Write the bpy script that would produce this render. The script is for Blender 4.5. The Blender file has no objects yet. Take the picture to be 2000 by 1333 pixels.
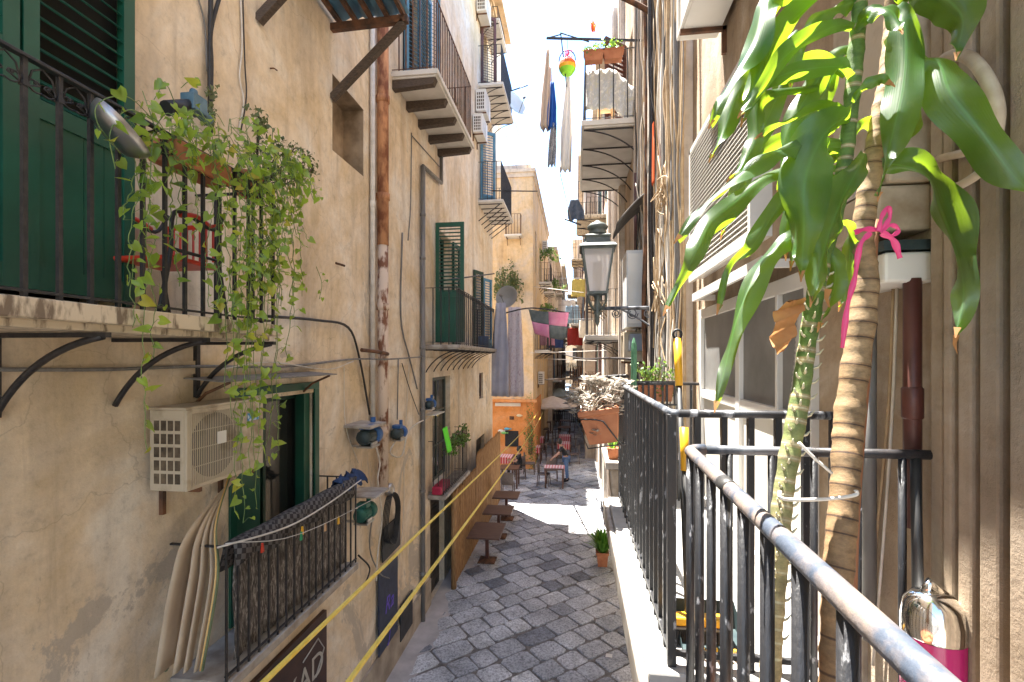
import bpy, math, random
from mathutils import Vector, Matrix
random.seed(7)
S = bpy.context.scene
C = bpy.context.scene.collection
PI = math.pi
R = math.radians
# ------------------------------------------------------------------ camera
F = 944.0                       # focal length in photo pixels (2000 wide)
TH = math.atan(125/F)           # the camera is turned this much left of the alley axis
cam = bpy.data.cameras.new('camera'); co = bpy.data.objects.new('camera', cam); C.objects.link(co)
co.location = (0,0,0); co.rotation_euler = (R(90),0,TH)
cam.sensor_width = 36; cam.lens = F/2000*36; cam.shift_y = 33.5/2000
cam.clip_start = .05; cam.clip_end = 1000
S.camera = co
# ------------------------------------------------------------------ sky and sun
SUN_EL = R(73.5); HX, HY = .68, -.73      # light travels towards +x, -y
w = bpy.data.worlds.new('World'); S.world = w; w.use_nodes = True
nt = w.node_tree; bg = nt.nodes['Background']
sky = nt.nodes.new('ShaderNodeTexSky'); sky.sky_type = 'NISHITA'; sky.sun_disc = False
sky.sun_elevation = SUN_EL; sky.sun_rotation = math.atan2(-HX, -HY); sky.air_density = 1.0; sky.dust_density = .0
nt.links.new(sky.outputs[0], bg.inputs[0]); bg.inputs[1].default_value = .074
sl = bpy.data.lights.new('sun', 'SUN'); sl.energy = 3.7; sl.angle = R(.5); sl.color = (1,.955,.88)
so = bpy.data.objects.new('sun', sl); C.objects.link(so); so.location = (-8,8,30)
hd = math.cos(SUN_EL); n_ = math.hypot(HX,HY)
so.rotation_euler = Vector((HX/n_*hd, HY/n_*hd, -math.sin(SUN_EL))).to_track_quat('-Z','Y').to_euler()
S.view_settings.view_transform = 'Standard'; S.view_settings.look = 'None'
S.view_settings.exposure = 3.3; S.view_settings.gamma = 1
S.cycles.max_bounces = 10; S.cycles.diffuse_bounces = 6; S.cycles.transparent_max_bounces = 12
# ------------------------------------------------------------------ measuring: a photo ray met with a real plane
cT, sT = math.cos(TH), math.sin(TH)
def ray(u, v):
    a = (u-1000)/F
    return Vector((a*cT - sT, a*sT + cT, (700-v)/F))
def W(u, v, X=None, Y=None, Z=None, t=None):
    d = ray(u, v)
    if t is None: t = X/d.x if X is not None else (Y/d.y if Y is not None else Z/d.z)
    return d*t
def WY(u, X): return W(u, 700, X=X).y
G = -4.94                      # street level
LX, RX = -2.9, 1.1             # left and right facade planes
# ------------------------------------------------------------------ materials
MATS = {}
def nodes(name):
    m = bpy.data.materials.new(name); m.use_nodes = True
    return m, m.node_tree, m.node_tree.nodes['Principled BSDF']
def mixc(nt, f, a, b, mode='MIX'):
    n = nt.nodes.new('ShaderNodeMix'); n.data_type = 'RGBA'; n.blend_type = mode
    for i, x in ((0,f),(6,a),(7,b)):
        if hasattr(x, 'default_value') or hasattr(x,'is_linked'): nt.links.new(x, n.inputs[i])
        elif i == 0: n.inputs[0].default_value = x
        else: n.inputs[i].default_value = (*x,1)
    return n.outputs[2]
def noise(nt, scale, detail=4, vec=None, rough=.55, dist=0):
    n = nt.nodes.new('ShaderNodeTexNoise'); n.inputs['Scale'].default_value = scale; n.inputs['Detail'].default_value = detail
    n.inputs['Roughness'].default_value = rough; n.inputs['Distortion'].default_value = dist
    if vec is not None: nt.links.new(vec, n.inputs['Vector'])
    return n.outputs[0]
def ramp(nt, f, stops):
    n = nt.nodes.new('ShaderNodeValToRGB'); nt.links.new(f, n.inputs[0]); e = n.color_ramp.elements
    while len(e) < len(stops): e.new(.5)
    for x,(p,c) in zip(e, stops): x.position = p; x.color = (*c,1) if not isinstance(c,(int,float)) else (c,c,c,1)
    return n.outputs[0]
def coords(nt, sc=(1,1,1), rot=(0,0,0)):
    t = nt.nodes.new('ShaderNodeTexCoord'); m = nt.nodes.new('ShaderNodeMapping')
    m.inputs['Scale'].default_value = sc; m.inputs['Rotation'].default_value = rot
    nt.links.new(t.outputs['Object'], m.inputs[0]); return m.outputs[0]
def bump(nt, p, h, s=.3, d=.01):
    b = nt.nodes.new('ShaderNodeBump'); b.inputs['Strength'].default_value = s; b.inputs['Distance'].default_value = d
    nt.links.new(h, b.inputs['Height']); nt.links.new(b.outputs[0], p.inputs['Normal'])
def mat(name, c1, c2=None, rough=.6, sc=6, metal=0, bs=0, bsc=60, st=(1,1,1), lo=.35, hi=.65, spec=.5):
    if name in MATS: return MATS[name]
    m, nt, p = nodes(name); v = coords(nt, st)
    if c2: nt.links.new(ramp(nt, noise(nt, sc, 6, v), [(lo,c1),(hi,c2)]), p.inputs['Base Color'])
    else:  nt.links.new(ramp(nt, noise(nt, sc, 5, v), [(.25,tuple(x*.8 for x in c1)),(.75,tuple(min(1,x*1.15) for x in c1))]), p.inputs['Base Color'])
    p.inputs['Roughness'].default_value = rough; p.inputs['Metallic'].default_value = metal
    p.inputs['Specular IOR Level'].default_value = spec
    if bs: bump(nt, p, noise(nt, bsc, 5, v), bs, .004)
    MATS[name] = m; return m
def plaster(name, c1, c2, c3, stain=(.16,.10,.055), amount=.5, bumpd=.012, patch=None, wear=0):
    m, nt, p = nodes(name); v = coords(nt); vs = coords(nt, (1.6,1.6,.22)); vf = coords(nt, (5,5,.5))
    base = ramp(nt, noise(nt, .7, 8, v, .65, 1.2), [(.36,c1),(.5,c2),(.62,c3)])
    fine = ramp(nt, noise(nt, 7, 9, v, .78), [(.3,.70),(.45,.95),(.65,1.1)])
    base = mixc(nt, 1.0, base, fine, 'MULTIPLY')
    s = ramp(nt, noise(nt, 1.1, 6, vs, .6, .3), [(.5,0),(.72,1)])
    s2 = ramp(nt, noise(nt, 1.3, 6, vf, .65), [(.55,0),(.75,.8)])
    k = nt.nodes.new('ShaderNodeMath'); k.operation = 'MAXIMUM'; nt.links.new(s,k.inputs[0]); nt.links.new(s2,k.inputs[1])
    k2 = nt.nodes.new('ShaderNodeMath'); k2.operation = 'MULTIPLY'; nt.links.new(k.outputs[0],k2.inputs[0]); k2.inputs[1].default_value = amount
    base = mixc(nt, k2.outputs[0], base, stain)
    spot = ramp(nt, noise(nt, 3.1, 9, v, .75, .4), [(.66,0),(.7,1)])
    k3 = nt.nodes.new('ShaderNodeMath'); k3.operation = 'MULTIPLY'; nt.links.new(spot,k3.inputs[0]); k3.inputs[1].default_value = .45
    base = mixc(nt, k3.outputs[0], base, patch or (.42,.36,.29))
    if wear:
        wv = noise(nt, .8, 9, coords(nt,(1,1,.8)), .7, .8); sp_ = nt.nodes.new('ShaderNodeSeparateXYZ'); tc = nt.nodes.new('ShaderNodeTexCoord'); nt.links.new(tc.outputs['Object'], sp_.inputs[0])
        ad = nt.nodes.new('ShaderNodeMath'); ad.operation='MULTIPLY_ADD'; nt.links.new(sp_.outputs[2], ad.inputs[0]); ad.inputs[1].default_value=-.018; ad.inputs[2].default_value=.07
        su = nt.nodes.new('ShaderNodeMath'); su.operation='ADD'; nt.links.new(wv, su.inputs[0]); nt.links.new(ad.outputs[0], su.inputs[1])
        base = mixc(nt, ramp(nt, su.outputs[0], [(.60,0),(.625,.75)]), base, (.44,.39,.33))
        base = mixc(nt, ramp(nt, noise(nt, 16, 9, coords(nt,(1,1,.35)), .8), [(.60,0),(.68,.55)]), base, (.30,.24,.18))
        cr = nt.nodes.new('ShaderNodeTexVoronoi'); cr.feature='DISTANCE_TO_EDGE'; cr.inputs['Scale'].default_value=.8
        dn = nt.nodes.new('ShaderNodeTexNoise'); dn.inputs['Scale'].default_value=3; dn.inputs['Detail'].default_value=6; nt.links.new(v, dn.inputs['Vector'])
        mv = mixc(nt, .35, (0,0,0), dn.outputs[1]); vm = nt.nodes.new('ShaderNodeVectorMath'); nt.links.new(v, vm.inputs[0]); nt.links.new(mv, vm.inputs[1]); nt.links.new(vm.outputs[0], cr.inputs['Vector'])
        base = mixc(nt, ramp(nt, cr.outputs[0], [(.001,.3),(.004,0)]), base, (.2,.15,.1))
    nt.links.new(base, p.inputs['Base Color']); p.inputs['Roughness'].default_value = .9; p.inputs['Specular IOR Level'].default_value = .2
    h = nt.nodes.new('ShaderNodeMath'); h.operation = 'ADD'
    nt.links.new(noise(nt, 5, 8, v, .7), h.inputs[0]); nt.links.new(noise(nt, 45, 6, v, .7), h.inputs[1])
    bump(nt, p, h.outputs[0], .35, bumpd); MATS[name] = m; return m
PL = plaster('ochre_plaster', (.64,.50,.32), (.73,.61,.46), (.78,.71,.61), (.22,.16,.11), .5, patch=(.47,.42,.36), wear=1)
PL2 = plaster('sunny_plaster', (.62,.42,.22), (.66,.49,.30), (.60,.48,.36))
PR = plaster('right_wall_plaster', (.36,.26,.17), (.45,.35,.25), (.56,.48,.39), (.12,.085,.06), .6, .03, (.2,.17,.14))
PR2 = plaster('pale_wall_plaster', (.50,.42,.33), (.58,.50,.42), (.64,.58,.52))
PF = plaster('far_plaster', (.58,.45,.32), (.62,.53,.42), (.55,.45,.38), amount=.6)
OR = plaster('orange_plaster', (.58,.22,.06), (.66,.28,.10), (.64,.33,.16), amount=.2)
GREEN = mat('green_paint', (.006,.062,.036), (.012,.09,.055), .38, 2, bs=.08)
DGREEN = mat('dark_green_paint', (.004,.03,.02), (.008,.05,.034), .4, 3)
BLUE = mat('blue_paint', (.05,.17,.28), (.09,.24,.36), .5, 6)
IRON = mat('black_iron', (.012,.012,.014), (.035,.03,.03), .5, 30, bs=.3, bsc=120)
CHIP = mat('chipped_black_iron', (.014,.014,.016), (.24,.24,.25), .45, 16, bs=.45, bsc=70, st=(2,2,.8), lo=.61, hi=.66)
WORN = mat('worn_grey_rail', (.035,.042,.055), (.17,.175,.19), .45, 9, bs=.3, bsc=60, lo=.42, hi=.55)
WORN2 = mat('rusty_worn_rail', (.05,.062,.085), (.17,.135,.115), .5, 13, bs=.5, bsc=70, lo=.40, hi=.56)
RUST = mat('rusty_iron', (.05,.028,.018), (.17,.075,.035), .8, 8, bs=.5, bsc=70)
WOODD = mat('dark_beam_wood', (.045,.032,.024), (.10,.07,.05), .8, 8, bs=.4, st=(3,3,12))
MARBLE = mat('slab_marble', (.25,.21,.17), (.46,.42,.37), .6, 6, bs=.35)
UNDER = mat('slab_underside', (.55,.52,.47), (.66,.63,.58), .85, 3, bs=.2)
STAINED = mat('stained_slab', (.19,.14,.095), (.62,.52,.38), .8, 9, bs=.4, st=(2,2,.6), lo=.36, hi=.48)
WHITE = mat('white_enamel', (.62,.60,.55), (.72,.70,.66), .4, 2)
CREAM = mat('yellowed_plastic', (.28,.21,.13), (.50,.42,.31), .6, 5, bs=.15, lo=.3, hi=.5)
ALU = mat('white_door_frame', (.66,.63,.58), (.74,.71,.66), .35, 3)
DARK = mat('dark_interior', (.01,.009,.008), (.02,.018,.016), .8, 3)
GRILL = mat('grille_grey', (.10,.085,.065), (.2,.17,.13), .6, 20)
TERRA = mat('terracotta', (.36,.12,.05), (.46,.18,.08), .75, 8, bs=.3)
GREYP = mat('grey_pipe', (.13,.125,.12), (.22,.21,.2), .55, 6, st=(3,3,.6))
WPIPE = mat('white_pipe', (.52,.48,.42), (.66,.62,.56), .6, 8)
BCABLE = mat('black_cable', (.012,.012,.013), (.03,.028,.026), .55, 10)
WCABLE = mat('white_cable', (.55,.5,.42), (.7,.66,.6), .6, 10)
TCABLE = mat('tan_cable', (.33,.22,.12), (.48,.36,.22), .7, 10)
YROPE = mat('yellow_rope', (.72,.50,.05), (.82,.62,.12), .5, 30, bs=.5, bsc=200)
PUMPB = mat('pump_blue', (.015,.08,.25), (.03,.12,.32), .45, 8)
PUMPD = mat('pump_dark', (.015,.03,.035), (.04,.06,.06), .5, 12)
PUMPG = mat('pump_green', (.01,.09,.07), (.02,.14,.10), .5, 8)
LEAF_D = mat('soil', (.03,.02,.012), (.06,.04,.025), .95, 20)
PINK = mat('pink_plastic', (.34,.01,.10), (.40,.015,.13), .18, 2)
YEL = mat('yellow_plastic', (.85,.42,.02), (.88,.47,.03), .35, 3)
REDP = mat('red_plastic', (.52,.03,.012), (.6,.05,.02), .35, 4)
BROWNT = mat('brown_table_wood', (.075,.035,.022), (.14,.07,.045), .5, 5, st=(1,8,1))
REED = mat('reed_fence', (.20,.10,.04), (.42,.24,.10), .8, 14, bs=.6, bsc=40, st=(5,5,.5))
PAINTBR = mat('maroon_paint', (.06,.018,.012), (.11,.032,.022), .5, 6)
WICK = mat('grey_wicker', (.10,.075,.065), (.19,.15,.13), .7, 60)
BARK = mat('cane_bark', (.17,.095,.045), (.36,.24,.13), .8, 5, bs=.35, bsc=9, st=(2,2,9))
STONE = mat('carved_stone', (.24,.19,.14), (.48,.41,.33), .9, 5, bs=.7, bsc=25)
SKIN = mat('skin', (.42,.22,.14), (.46,.25,.16), .5, 6)
DENIM = mat('denim', (.08,.14,.26), (.13,.2,.34), .8, 20)
BLACKC = mat('black_cloth', (.012,.012,.014), (.025,.025,.028), .85, 20)
HAIR = mat('dark_hair', (.012,.008,.006), (.03,.02,.014), .6, 30)
BEIGEF = mat('beige_canvas', (.60,.51,.43), (.68,.60,.52), .85, 5, bs=.2)
def metal(name, c, r=.08):
    m, nt, p = nodes(name); p.inputs['Base Color'].default_value = (*c,1); p.inputs['Metallic'].default_value = 1
    nt.links.new(ramp(nt, noise(nt, 12, 4, coords(nt)), [(.3,r),(.8,r*2)]), p.inputs['Roughness']); MATS[name]=m; return m
CHROME = metal('chrome', (.8,.79,.77))
STEEL = metal('dull_steel', (.45,.44,.43), .3)
def glass(name, c, rough=.05, alpha=.25, tr=0):
    m, nt, p = nodes(name); p.inputs['Base Color'].default_value=(*c,1)
    nt.links.new(ramp(nt, noise(nt, 4, 4, coords(nt)), [(.3,rough),(.8,rough*2.2)]), p.inputs['Roughness'])
    p.inputs['Transmission Weight'].default_value = tr; p.inputs['Alpha'].default_value = alpha; MATS[name]=m; return m
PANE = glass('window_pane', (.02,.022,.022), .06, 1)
FROST = glass('frosted_lantern_glass', (.80,.76,.74), .35, .62, .3)
def leafmat(name, c1, c2, tc, tf=.45, rough=.35, veins=0):
    m, nt, p = nodes(name); v = coords(nt)
    at = nt.nodes.new('ShaderNodeAttribute'); at.attribute_name = 'tint'
    col = ramp(nt, at.outputs['Fac'], [(0,c1),(.93,c2),(1,(.5,.42,.05))])
    col = mixc(nt, 1, col, ramp(nt, noise(nt, 14, 4, v), [(.3,.75),(.7,1.15)]), 'MULTIPLY')
    nt.links.new(col, p.inputs['Base Color']); p.inputs['Roughness'].default_value = rough
    if veins:
        ac_ = nt.nodes.new('ShaderNodeAttribute'); ac_.attribute_name='across'; ab=nt.nodes.new('ShaderNodeMath'); ab.operation='ABSOLUTE'; nt.links.new(ac_.outputs['Fac'],ab.inputs[0])
        col = mixc(nt, ramp(nt, ab.outputs[0], [(.02,.35),(.08,0)]), col, tuple(min(1,x*3.2) for x in c2))
        fv=nt.nodes.new('ShaderNodeMath'); fv.operation='MULTIPLY'; nt.links.new(ac_.outputs['Fac'],fv.inputs[0]); fv.inputs[1].default_value=52
        fs_=nt.nodes.new('ShaderNodeMath'); fs_.operation='SINE'; nt.links.new(fv.outputs[0],fs_.inputs[0]); bump(nt,p,fs_.outputs[0],.10,.001)
        col = mixc(nt, 1, col, ramp(nt, fs_.outputs[0], [(.0,.93),(1,1.03)]), 'MULTIPLY')
        col = mixc(nt, ramp(nt, noise(nt, 22, 8, v, .75), [(.62,0),(.72,.5)]), col, (.28,.24,.12))
        col = mixc(nt, ramp(nt, noise(nt, 3, 6, v, .7), [(.45,0),(.7,.35)]), col, (.22,.26,.22))
        nt.links.new(col, p.inputs['Base Color'])
    tr = nt.nodes.new('ShaderNodeBsdfTranslucent'); tr.inputs[0].default_value = (*tc,1)
    mx = nt.nodes.new('ShaderNodeMixShader'); mx.inputs[0].default_value = tf
    nt.links.new(p.outputs[0], mx.inputs[1]); nt.links.new(tr.outputs[0], mx.inputs[2])
    nt.links.new(mx.outputs[0], nt.nodes['Material Output'].inputs[0]); MATS[name]=m; return m
POTH = leafmat('vine_leaf', (.08,.20,.03), (.36,.48,.06), (.48,.62,.06))
DRAC = leafmat('cane_plant_leaf', (.012,.05,.018), (.032,.095,.026), (.48,.74,.03), .36, .34, 1)
SUCC = leafmat('silver_succulent_leaf', (.30,.26,.22), (.50,.46,.41), (.45,.40,.33), .15, .7)
GRN = leafmat('shrub_leaf', (.05,.12,.03), (.14,.24,.06), (.25,.4,.05), .3, .5)
GERA = leafmat('geranium_leaf', (.045,.085,.03), (.16,.17,.06), (.2,.25,.05), .25, .6)
PALM = leafmat('spiky_green_leaf', (.06,.2,.03), (.13,.32,.05), (.3,.5,.05), .35, .4)
DRY = leafmat('dry_leaf', (.42,.17,.05), (.5,.26,.10), (.6,.3,.12), .3, .8)
def pattern(name, a, b, sc, kind='check', rough=.85, st=(1,1,1), rot=(0,0,0), c=None):
    m, nt, p = nodes(name); v = coords(nt, st, rot)
    if kind == 'check':
        n = nt.nodes.new('ShaderNodeTexChecker'); n.inputs[1].default_value=(*a,1); n.inputs[2].default_value=(*b,1); n.inputs['Scale'].default_value=sc
        nt.links.new(v, n.inputs[0]); out = n.outputs[0]
    elif kind == 'gingham':
        o=[]
        for ax in (0,1):
            sp = nt.nodes.new('ShaderNodeSeparateXYZ'); nt.links.new(v, sp.inputs[0])
            k = nt.nodes.new('ShaderNodeMath'); k.operation='MULTIPLY'; nt.links.new(sp.outputs[ax],k.inputs[0]); k.inputs[1].default_value=sc
            g = nt.nodes.new('ShaderNodeMath'); g.operation='FRACT'; nt.links.new(k.outputs[0],g.inputs[0])
            q = nt.nodes.new('ShaderNodeMath'); q.operation='GREATER_THAN'; q.inputs[1].default_value=.5; nt.links.new(g.outputs[0],q.inputs[0]); o.append(q.outputs[0])
        s = nt.nodes.new('ShaderNodeMath'); s.operation='ADD'; nt.links.new(o[0],s.inputs[0]); nt.links.new(o[1],s.inputs[1])
        h = nt.nodes.new('ShaderNodeMath'); h.operation='MULTIPLY'; h.inputs[1].default_value=.5; nt.links.new(s.outputs[0],h.inputs[0])
        out = mixc(nt, h.outputs[0], b, a)
    else:
        out = ramp(nt, noise(nt, sc, 6, v, .7, .8), [(.38,a),(.5,b),(.62,c or a)])
    nt.links.new(out, p.inputs['Base Color']); p.inputs['Roughness'].default_value=rough; MATS[name]=m; return m
GING = pattern('red_gingham_cloth', (.50,.03,.04), (.75,.70,.68), 9, 'gingham')
MAT_RUG = pattern('dark_woven_rug', (.022,.018,.017), (.11,.10,.095), 26, 'check', rot=(.3,.1,.2))
DRAPE = pattern('lilac_patterned_cloth', (.50,.42,.46), (.66,.60,.60), 14, 'noise', st=(3,3,.8), c=(.40,.27,.30))
SHEET = mat('grey_lilac_sheet', (.36,.35,.41), (.45,.44,.49), .9, 3)
FLORAL = pattern('floral_oilcloth', (.74,.71,.62), (.50,.50,.50), 12, 'noise', c=(.60,.56,.42))
SPOT = pattern('spotted_scarf', (.6,.58,.56), (.06,.06,.08), 40, 'noise', c=(.7,.68,.66))
# ------------------------------------------------------------------ mesh builder
ORG = {}
class MB:
    def __init__(s, M=None): s.v=[]; s.f=[]; s.s=[]; s.mi=[]; s.tint=[]; s.M = M or Matrix(); s.m=0; s.t=0.
    def add(s, vs, fs, smooth=False):
        b = len(s.v); s.v += [s.M @ Vector(x) for x in vs]
        for f in fs: s.f.append([b+i for i in f]); s.s.append(smooth); s.mi.append(s.m)
        s.tint += [s.t]*len(vs); return s
    def box(s, x0,x1,y0,y1,z0,z1):
        return s.add([(x0,y0,z0),(x1,y0,z0),(x1,y1,z0),(x0,y1,z0),(x0,y0,z1),(x1,y0,z1),(x1,y1,z1),(x0,y1,z1)],
              [(0,3,2,1),(4,5,6,7),(0,1,5,4),(1,2,6,5),(2,3,7,6),(3,0,4,7)])
    def bar(s, p, q, w, h=None, up=(0,0,1)):
        p=Vector(p); q=Vector(q); h=h or w; d=(q-p).normalized(); u=Vector(up)
        if abs(d.dot(u))>.98: u=Vector((0,1,0))
        a=d.cross(u).normalized()*w/2; b=a.cross(d).normalized()*h/2
        vs=[o+x for o in (p,q) for x in (-a-b,a-b,a+b,-a+b)]
        return s.add(vs,[(3,2,1,0),(4,5,6,7),(0,1,5,4),(1,2,6,5),(2,3,7,6),(3,0,4,7)])
    def tube(s, pts, r, n=8, cap=True):
        pts=[Vector(p) for p in pts]; rs = r if isinstance(r,(list,tuple)) else [r]*len(pts)
        d0=(pts[1]-pts[0]).normalized(); u=Vector((0,0,1)) if abs(d0.z)<.9 else Vector((1,0,0))
        a=d0.cross(u).normalized(); vs=[]
        for i,p in enumerate(pts):
            d=(pts[min(i+1,len(pts)-1)]-pts[max(i-1,0)])
            d = d.normalized() if d.length>1e-9 else d0
            a=(a-d*a.dot(d)); a = a.normalized() if a.length>1e-6 else d.orthogonal().normalized()
            b=d.cross(a)
            vs += [p+(a*math.cos(k*2*PI/n)+b*math.sin(k*2*PI/n))*rs[i] for k in range(n)]
        fs=[(i*n+k, i*n+(k+1)%n, (i+1)*n+(k+1)%n, (i+1)*n+k) for i in range(len(pts)-1) for k in range(n)]
        s.add(vs,fs,True)
        if cap: 
            b=len(s.v)-len(vs)
            for ring,rev in ((0,1),(len(pts)-1,0)):
                f=[b+ring*n+k for k in range(n)]; s.f.append(f[::-1] if rev else f); s.s.append(False); s.mi.append(s.m)
        return s
    def lathe(s, prof, c=(0,0,0), n=20, axis='z', sx=1, sy=1, smooth=True, ph=0):
        vs=[]; c=Vector(c)
        for r,z in prof:
            for k in range(n):
                a=k*2*PI/n+ph; x,y=r*math.cos(a)*sx, r*math.sin(a)*sy
                vs.append(c+(Vector((x,y,z)) if axis=='z' else Vector((z,x,y)) if axis=='x' else Vector((x,z,y))))
        fs=[(i*n+k, i*n+(k+1)%n, (i+1)*n+(k+1)%n, (i+1)*n+k) for i in range(len(prof)-1) for k in range(n)]
        return s.add(vs,fs,smooth)
    def sheet(s, grid, smooth=True):
        h=len(grid); w_=len(grid[0])
        return s.add([p for r in grid for p in r],[(i*w_+j,i*w_+j+1,(i+1)*w_+j+1,(i+1)*w_+j) for i in range(h-1) for j in range(w_-1)],smooth)
    def build(s, name, m, parent=None, bev=0, solid=0, sub=0):
        me=bpy.data.meshes.new(name); off=ORG.get(parent, Vector((0,0,0))) if parent else Vector((0,0,0))
        if not parent and s.v and getattr(s,'base',1):
            xs=[v.x for v in s.v]; ys=[v.y for v in s.v]; off=Vector(((min(xs)+max(xs))/2,(min(ys)+max(ys))/2,min(v.z for v in s.v)))
        me.from_pydata([v-off for v in s.v],[],s.f)
        ms = m if isinstance(m,(list,tuple)) else [m]
        for x in ms: me.materials.append(x)
        me.polygons.foreach_set('use_smooth', s.s); me.polygons.foreach_set('material_index', s.mi)
        if any(s.tint):
            at=me.attributes.new('tint','FLOAT','POINT'); at.data.foreach_set('value', s.tint)
        me.validate(); me.update()
        o=bpy.data.objects.new(name, me); C.objects.link(o)
        if parent: o.parent=parent
        else: o.location=off
        ORG[o]=off
        if solid: k=o.modifiers.new('thickness','SOLIDIFY'); k.thickness=solid; k.offset=0
        if bev: k=o.modifiers.new('bevel','BEVEL'); k.width=bev; k.segments=2; k.limit_method='ANGLE'
        if sub: k=o.modifiers.new('sub','SUBSURF'); k.levels=sub; k.render_levels=sub
        return o
def tag(o, label, cat, group=None, kind=None):
    o['label']=label; o['category']=cat
    if group: o['group']=group
    if kind: o['kind']=kind
    return o
def thing(name, label, cat, loc=(0,0,0), group=None):
    o=bpy.data.objects.new(name,None); C.objects.link(o); o.location=loc; ORG[o]=Vector(loc); o.empty_display_size=.1
    return tag(o,label,cat,group)
def struct(o): o['kind']='structure'; return o
def dup(root, loc, rz=0, label=None, group=None):
    r=root.copy(); C.objects.link(r); r.location=loc; r.rotation_euler=(0,0,rz)
    if label: r['label']=label
    if group: r['group']=group
    for ch in list(root.children):
        c=ch.copy(); C.objects.link(c); c.parent=r
        for g in list(ch.children):
            d=g.copy(); C.objects.link(d); d.parent=c
    return r
def put(x,y,z,rz=0): return Matrix.Translation((x,y,z)) @ Matrix.Rotation(rz,4,'Z')
LF, RF = R(90), R(-90)      # local frame of something hung on the left / right facade: width along x, front towards -y
def curve(p, q, bulge, n=10):
    p=Vector(p); q=Vector(q); b=Vector(bulge)
    return [p.lerp(q,i/n)+b*math.sin(PI*i/n) for i in range(n+1)]
def bez(a,b,c,d,n=14):
    a,b,c,d=map(Vector,(a,b,c,d)); return [a*(1-t)**3+b*3*t*(1-t)**2+c*3*t*t*(1-t)+d*t**3 for t in [i/n for i in range(n+1)]]
def spline(pts, k=6):
    P=[Vector(p) for p in pts]; P=[P[0]*2-P[1]]+P+[P[-1]*2-P[-2]]; out=[]
    for i in range(1,len(P)-2):
        for j in range(k):
            t=j/k; out.append(.5*((2*P[i])+(P[i+1]-P[i-1])*t+(2*P[i-1]-5*P[i]+4*P[i+1]-P[i+2])*t*t+(3*P[i]-P[i-1]-3*P[i+1]+P[i+2])*t**3))
    out.append(P[-2]); return out
def line(name, label, cat, pts, r, m, group=None, n=6, smooth=True, k=5):
    b=MB(); b.tube(spline(pts,k) if smooth and len(pts)>2 else pts, r, n); return tag(b.build(name,m),label,cat,group)
# ------------------------------------------------------------------ the street
def paving_mat():
    m, nt, p = nodes('basalt_and_lime_paving'); v=coords(nt)
    at=nt.nodes.new('ShaderNodeAttribute'); at.attribute_name='tint'
    c=ramp(nt, at.outputs['Fac'], [(0,(.15,.16,.185)),(.3,(.37,.385,.41)),(.6,(.51,.515,.53)),(1,(.62,.62,.61))])
    c=mixc(nt,1,c,ramp(nt,noise(nt,26,9,v,.8),[(.40,.40),(.5,.95),(.62,1.35)]),'MULTIPLY')
    c=mixc(nt,1,c,ramp(nt,noise(nt,1.3,7,v,.7),[(.35,.62),(.62,1.15)]),'MULTIPLY')
    nt.links.new(c,p.inputs['Base Color'])
    nt.links.new(ramp(nt,noise(nt,7,5,v),[(.3,.38),(.7,.75)]),p.inputs['Roughness'])
    bump(nt,p,noise(nt,35,8,v,.75),.6,.012); return m
PAVE=paving_mat(); JOINT=mat('paving_joints',(.10,.09,.085),(.24,.22,.20),.95,8,bs=.5)
EDGE=mat('cement_street_edge',(.36,.335,.32),(.50,.46,.44),.9,3,bs=.5,bsc=12)
g=MB(); g.box(-220,220,-120,320,G-.4,G-.02); struct(g.build('ground',JOINT))
st_=MB(); ca,sa=math.cos(R(42)),math.sin(R(42)); rnd=random.Random(3)
row=0; q=-30.
while q<45:
    h=rnd.choice((.36,.4,.44)); pcur=-32.+rnd.random()*.5
    while pcur<42:
        l=rnd.choice((.40,.48,.56,.66)); cx,cy=pcur+l/2,q+h/2
        wx,wy=cx*ca-cy*sa, cx*sa+cy*ca
        inn = (-2.95<wx<1.2 and 3<wy<46) or (-9<wx<=-2.9 and 16.7<wy<22.4)
        if inn:
            st_.t=min(.93,max(.01,rnd.gauss(.55,.17) if rnd.random()>.07 else .08)); b=len(st_.v)
            gp=.016; j=lambda: rnd.uniform(-.02,.02)
            dz=rnd.uniform(-.012,.008); cs=[]
            for (ax,ay) in ((pcur+gp,q+gp),(pcur+l-gp,q+gp),(pcur+l-gp,q+h-gp),(pcur+gp,q+h-gp)):
                ax+=j(); ay+=j(); cs.append((ax*ca-ay*sa, ax*sa+ay*ca))
            mx=sum(c[0] for c in cs)/4; my=sum(c[1] for c in cs)/4
            # eight-cornered worn stones
            ring=[]
            for i in range(4):
                a_=cs[i]; n1=cs[(i+1)%4]; p1=cs[i-1]; k=rnd.uniform(.05,.16)
                ring.append((a_[0]+(p1[0]-a_[0])*k, a_[1]+(p1[1]-a_[1])*k)); ring.append((a_[0]+(n1[0]-a_[0])*k, a_[1]+(n1[1]-a_[1])*k))
            lo=[(x,y,G-.03) for x,y in ring]; mid=[(x,y,G-.008+dz) for x,y in ring]; hi=[(mx+(x-mx)*.94,my+(y-my)*.94,G+dz) for x,y in ring]
            fs=[tuple(range(16,24))]+[(i,(i+1)%8,8+(i+1)%8,8+i) for i in range(8)]+[(8+i,8+(i+1)%8,16+(i+1)%8,16+i) for i in range(8)]
            st_.add(lo+mid+hi,fs)
        pcur+=l
    q+=h
struct(st_.build('street_paving',PAVE))
e=MB(); grid=[]
for i in range(60):
    y=4+i*.21; wd=.42+.16*math.sin(i*.37)+.1*math.sin(i*1.3)
    grid.append([(-2.9,y,G+.03),(-2.9+wd*.6,y,G+.012),(-2.9+wd,y,G-.012)])
e.sheet(grid); struct(e.build('cement_edge_strip',EDGE))
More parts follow.
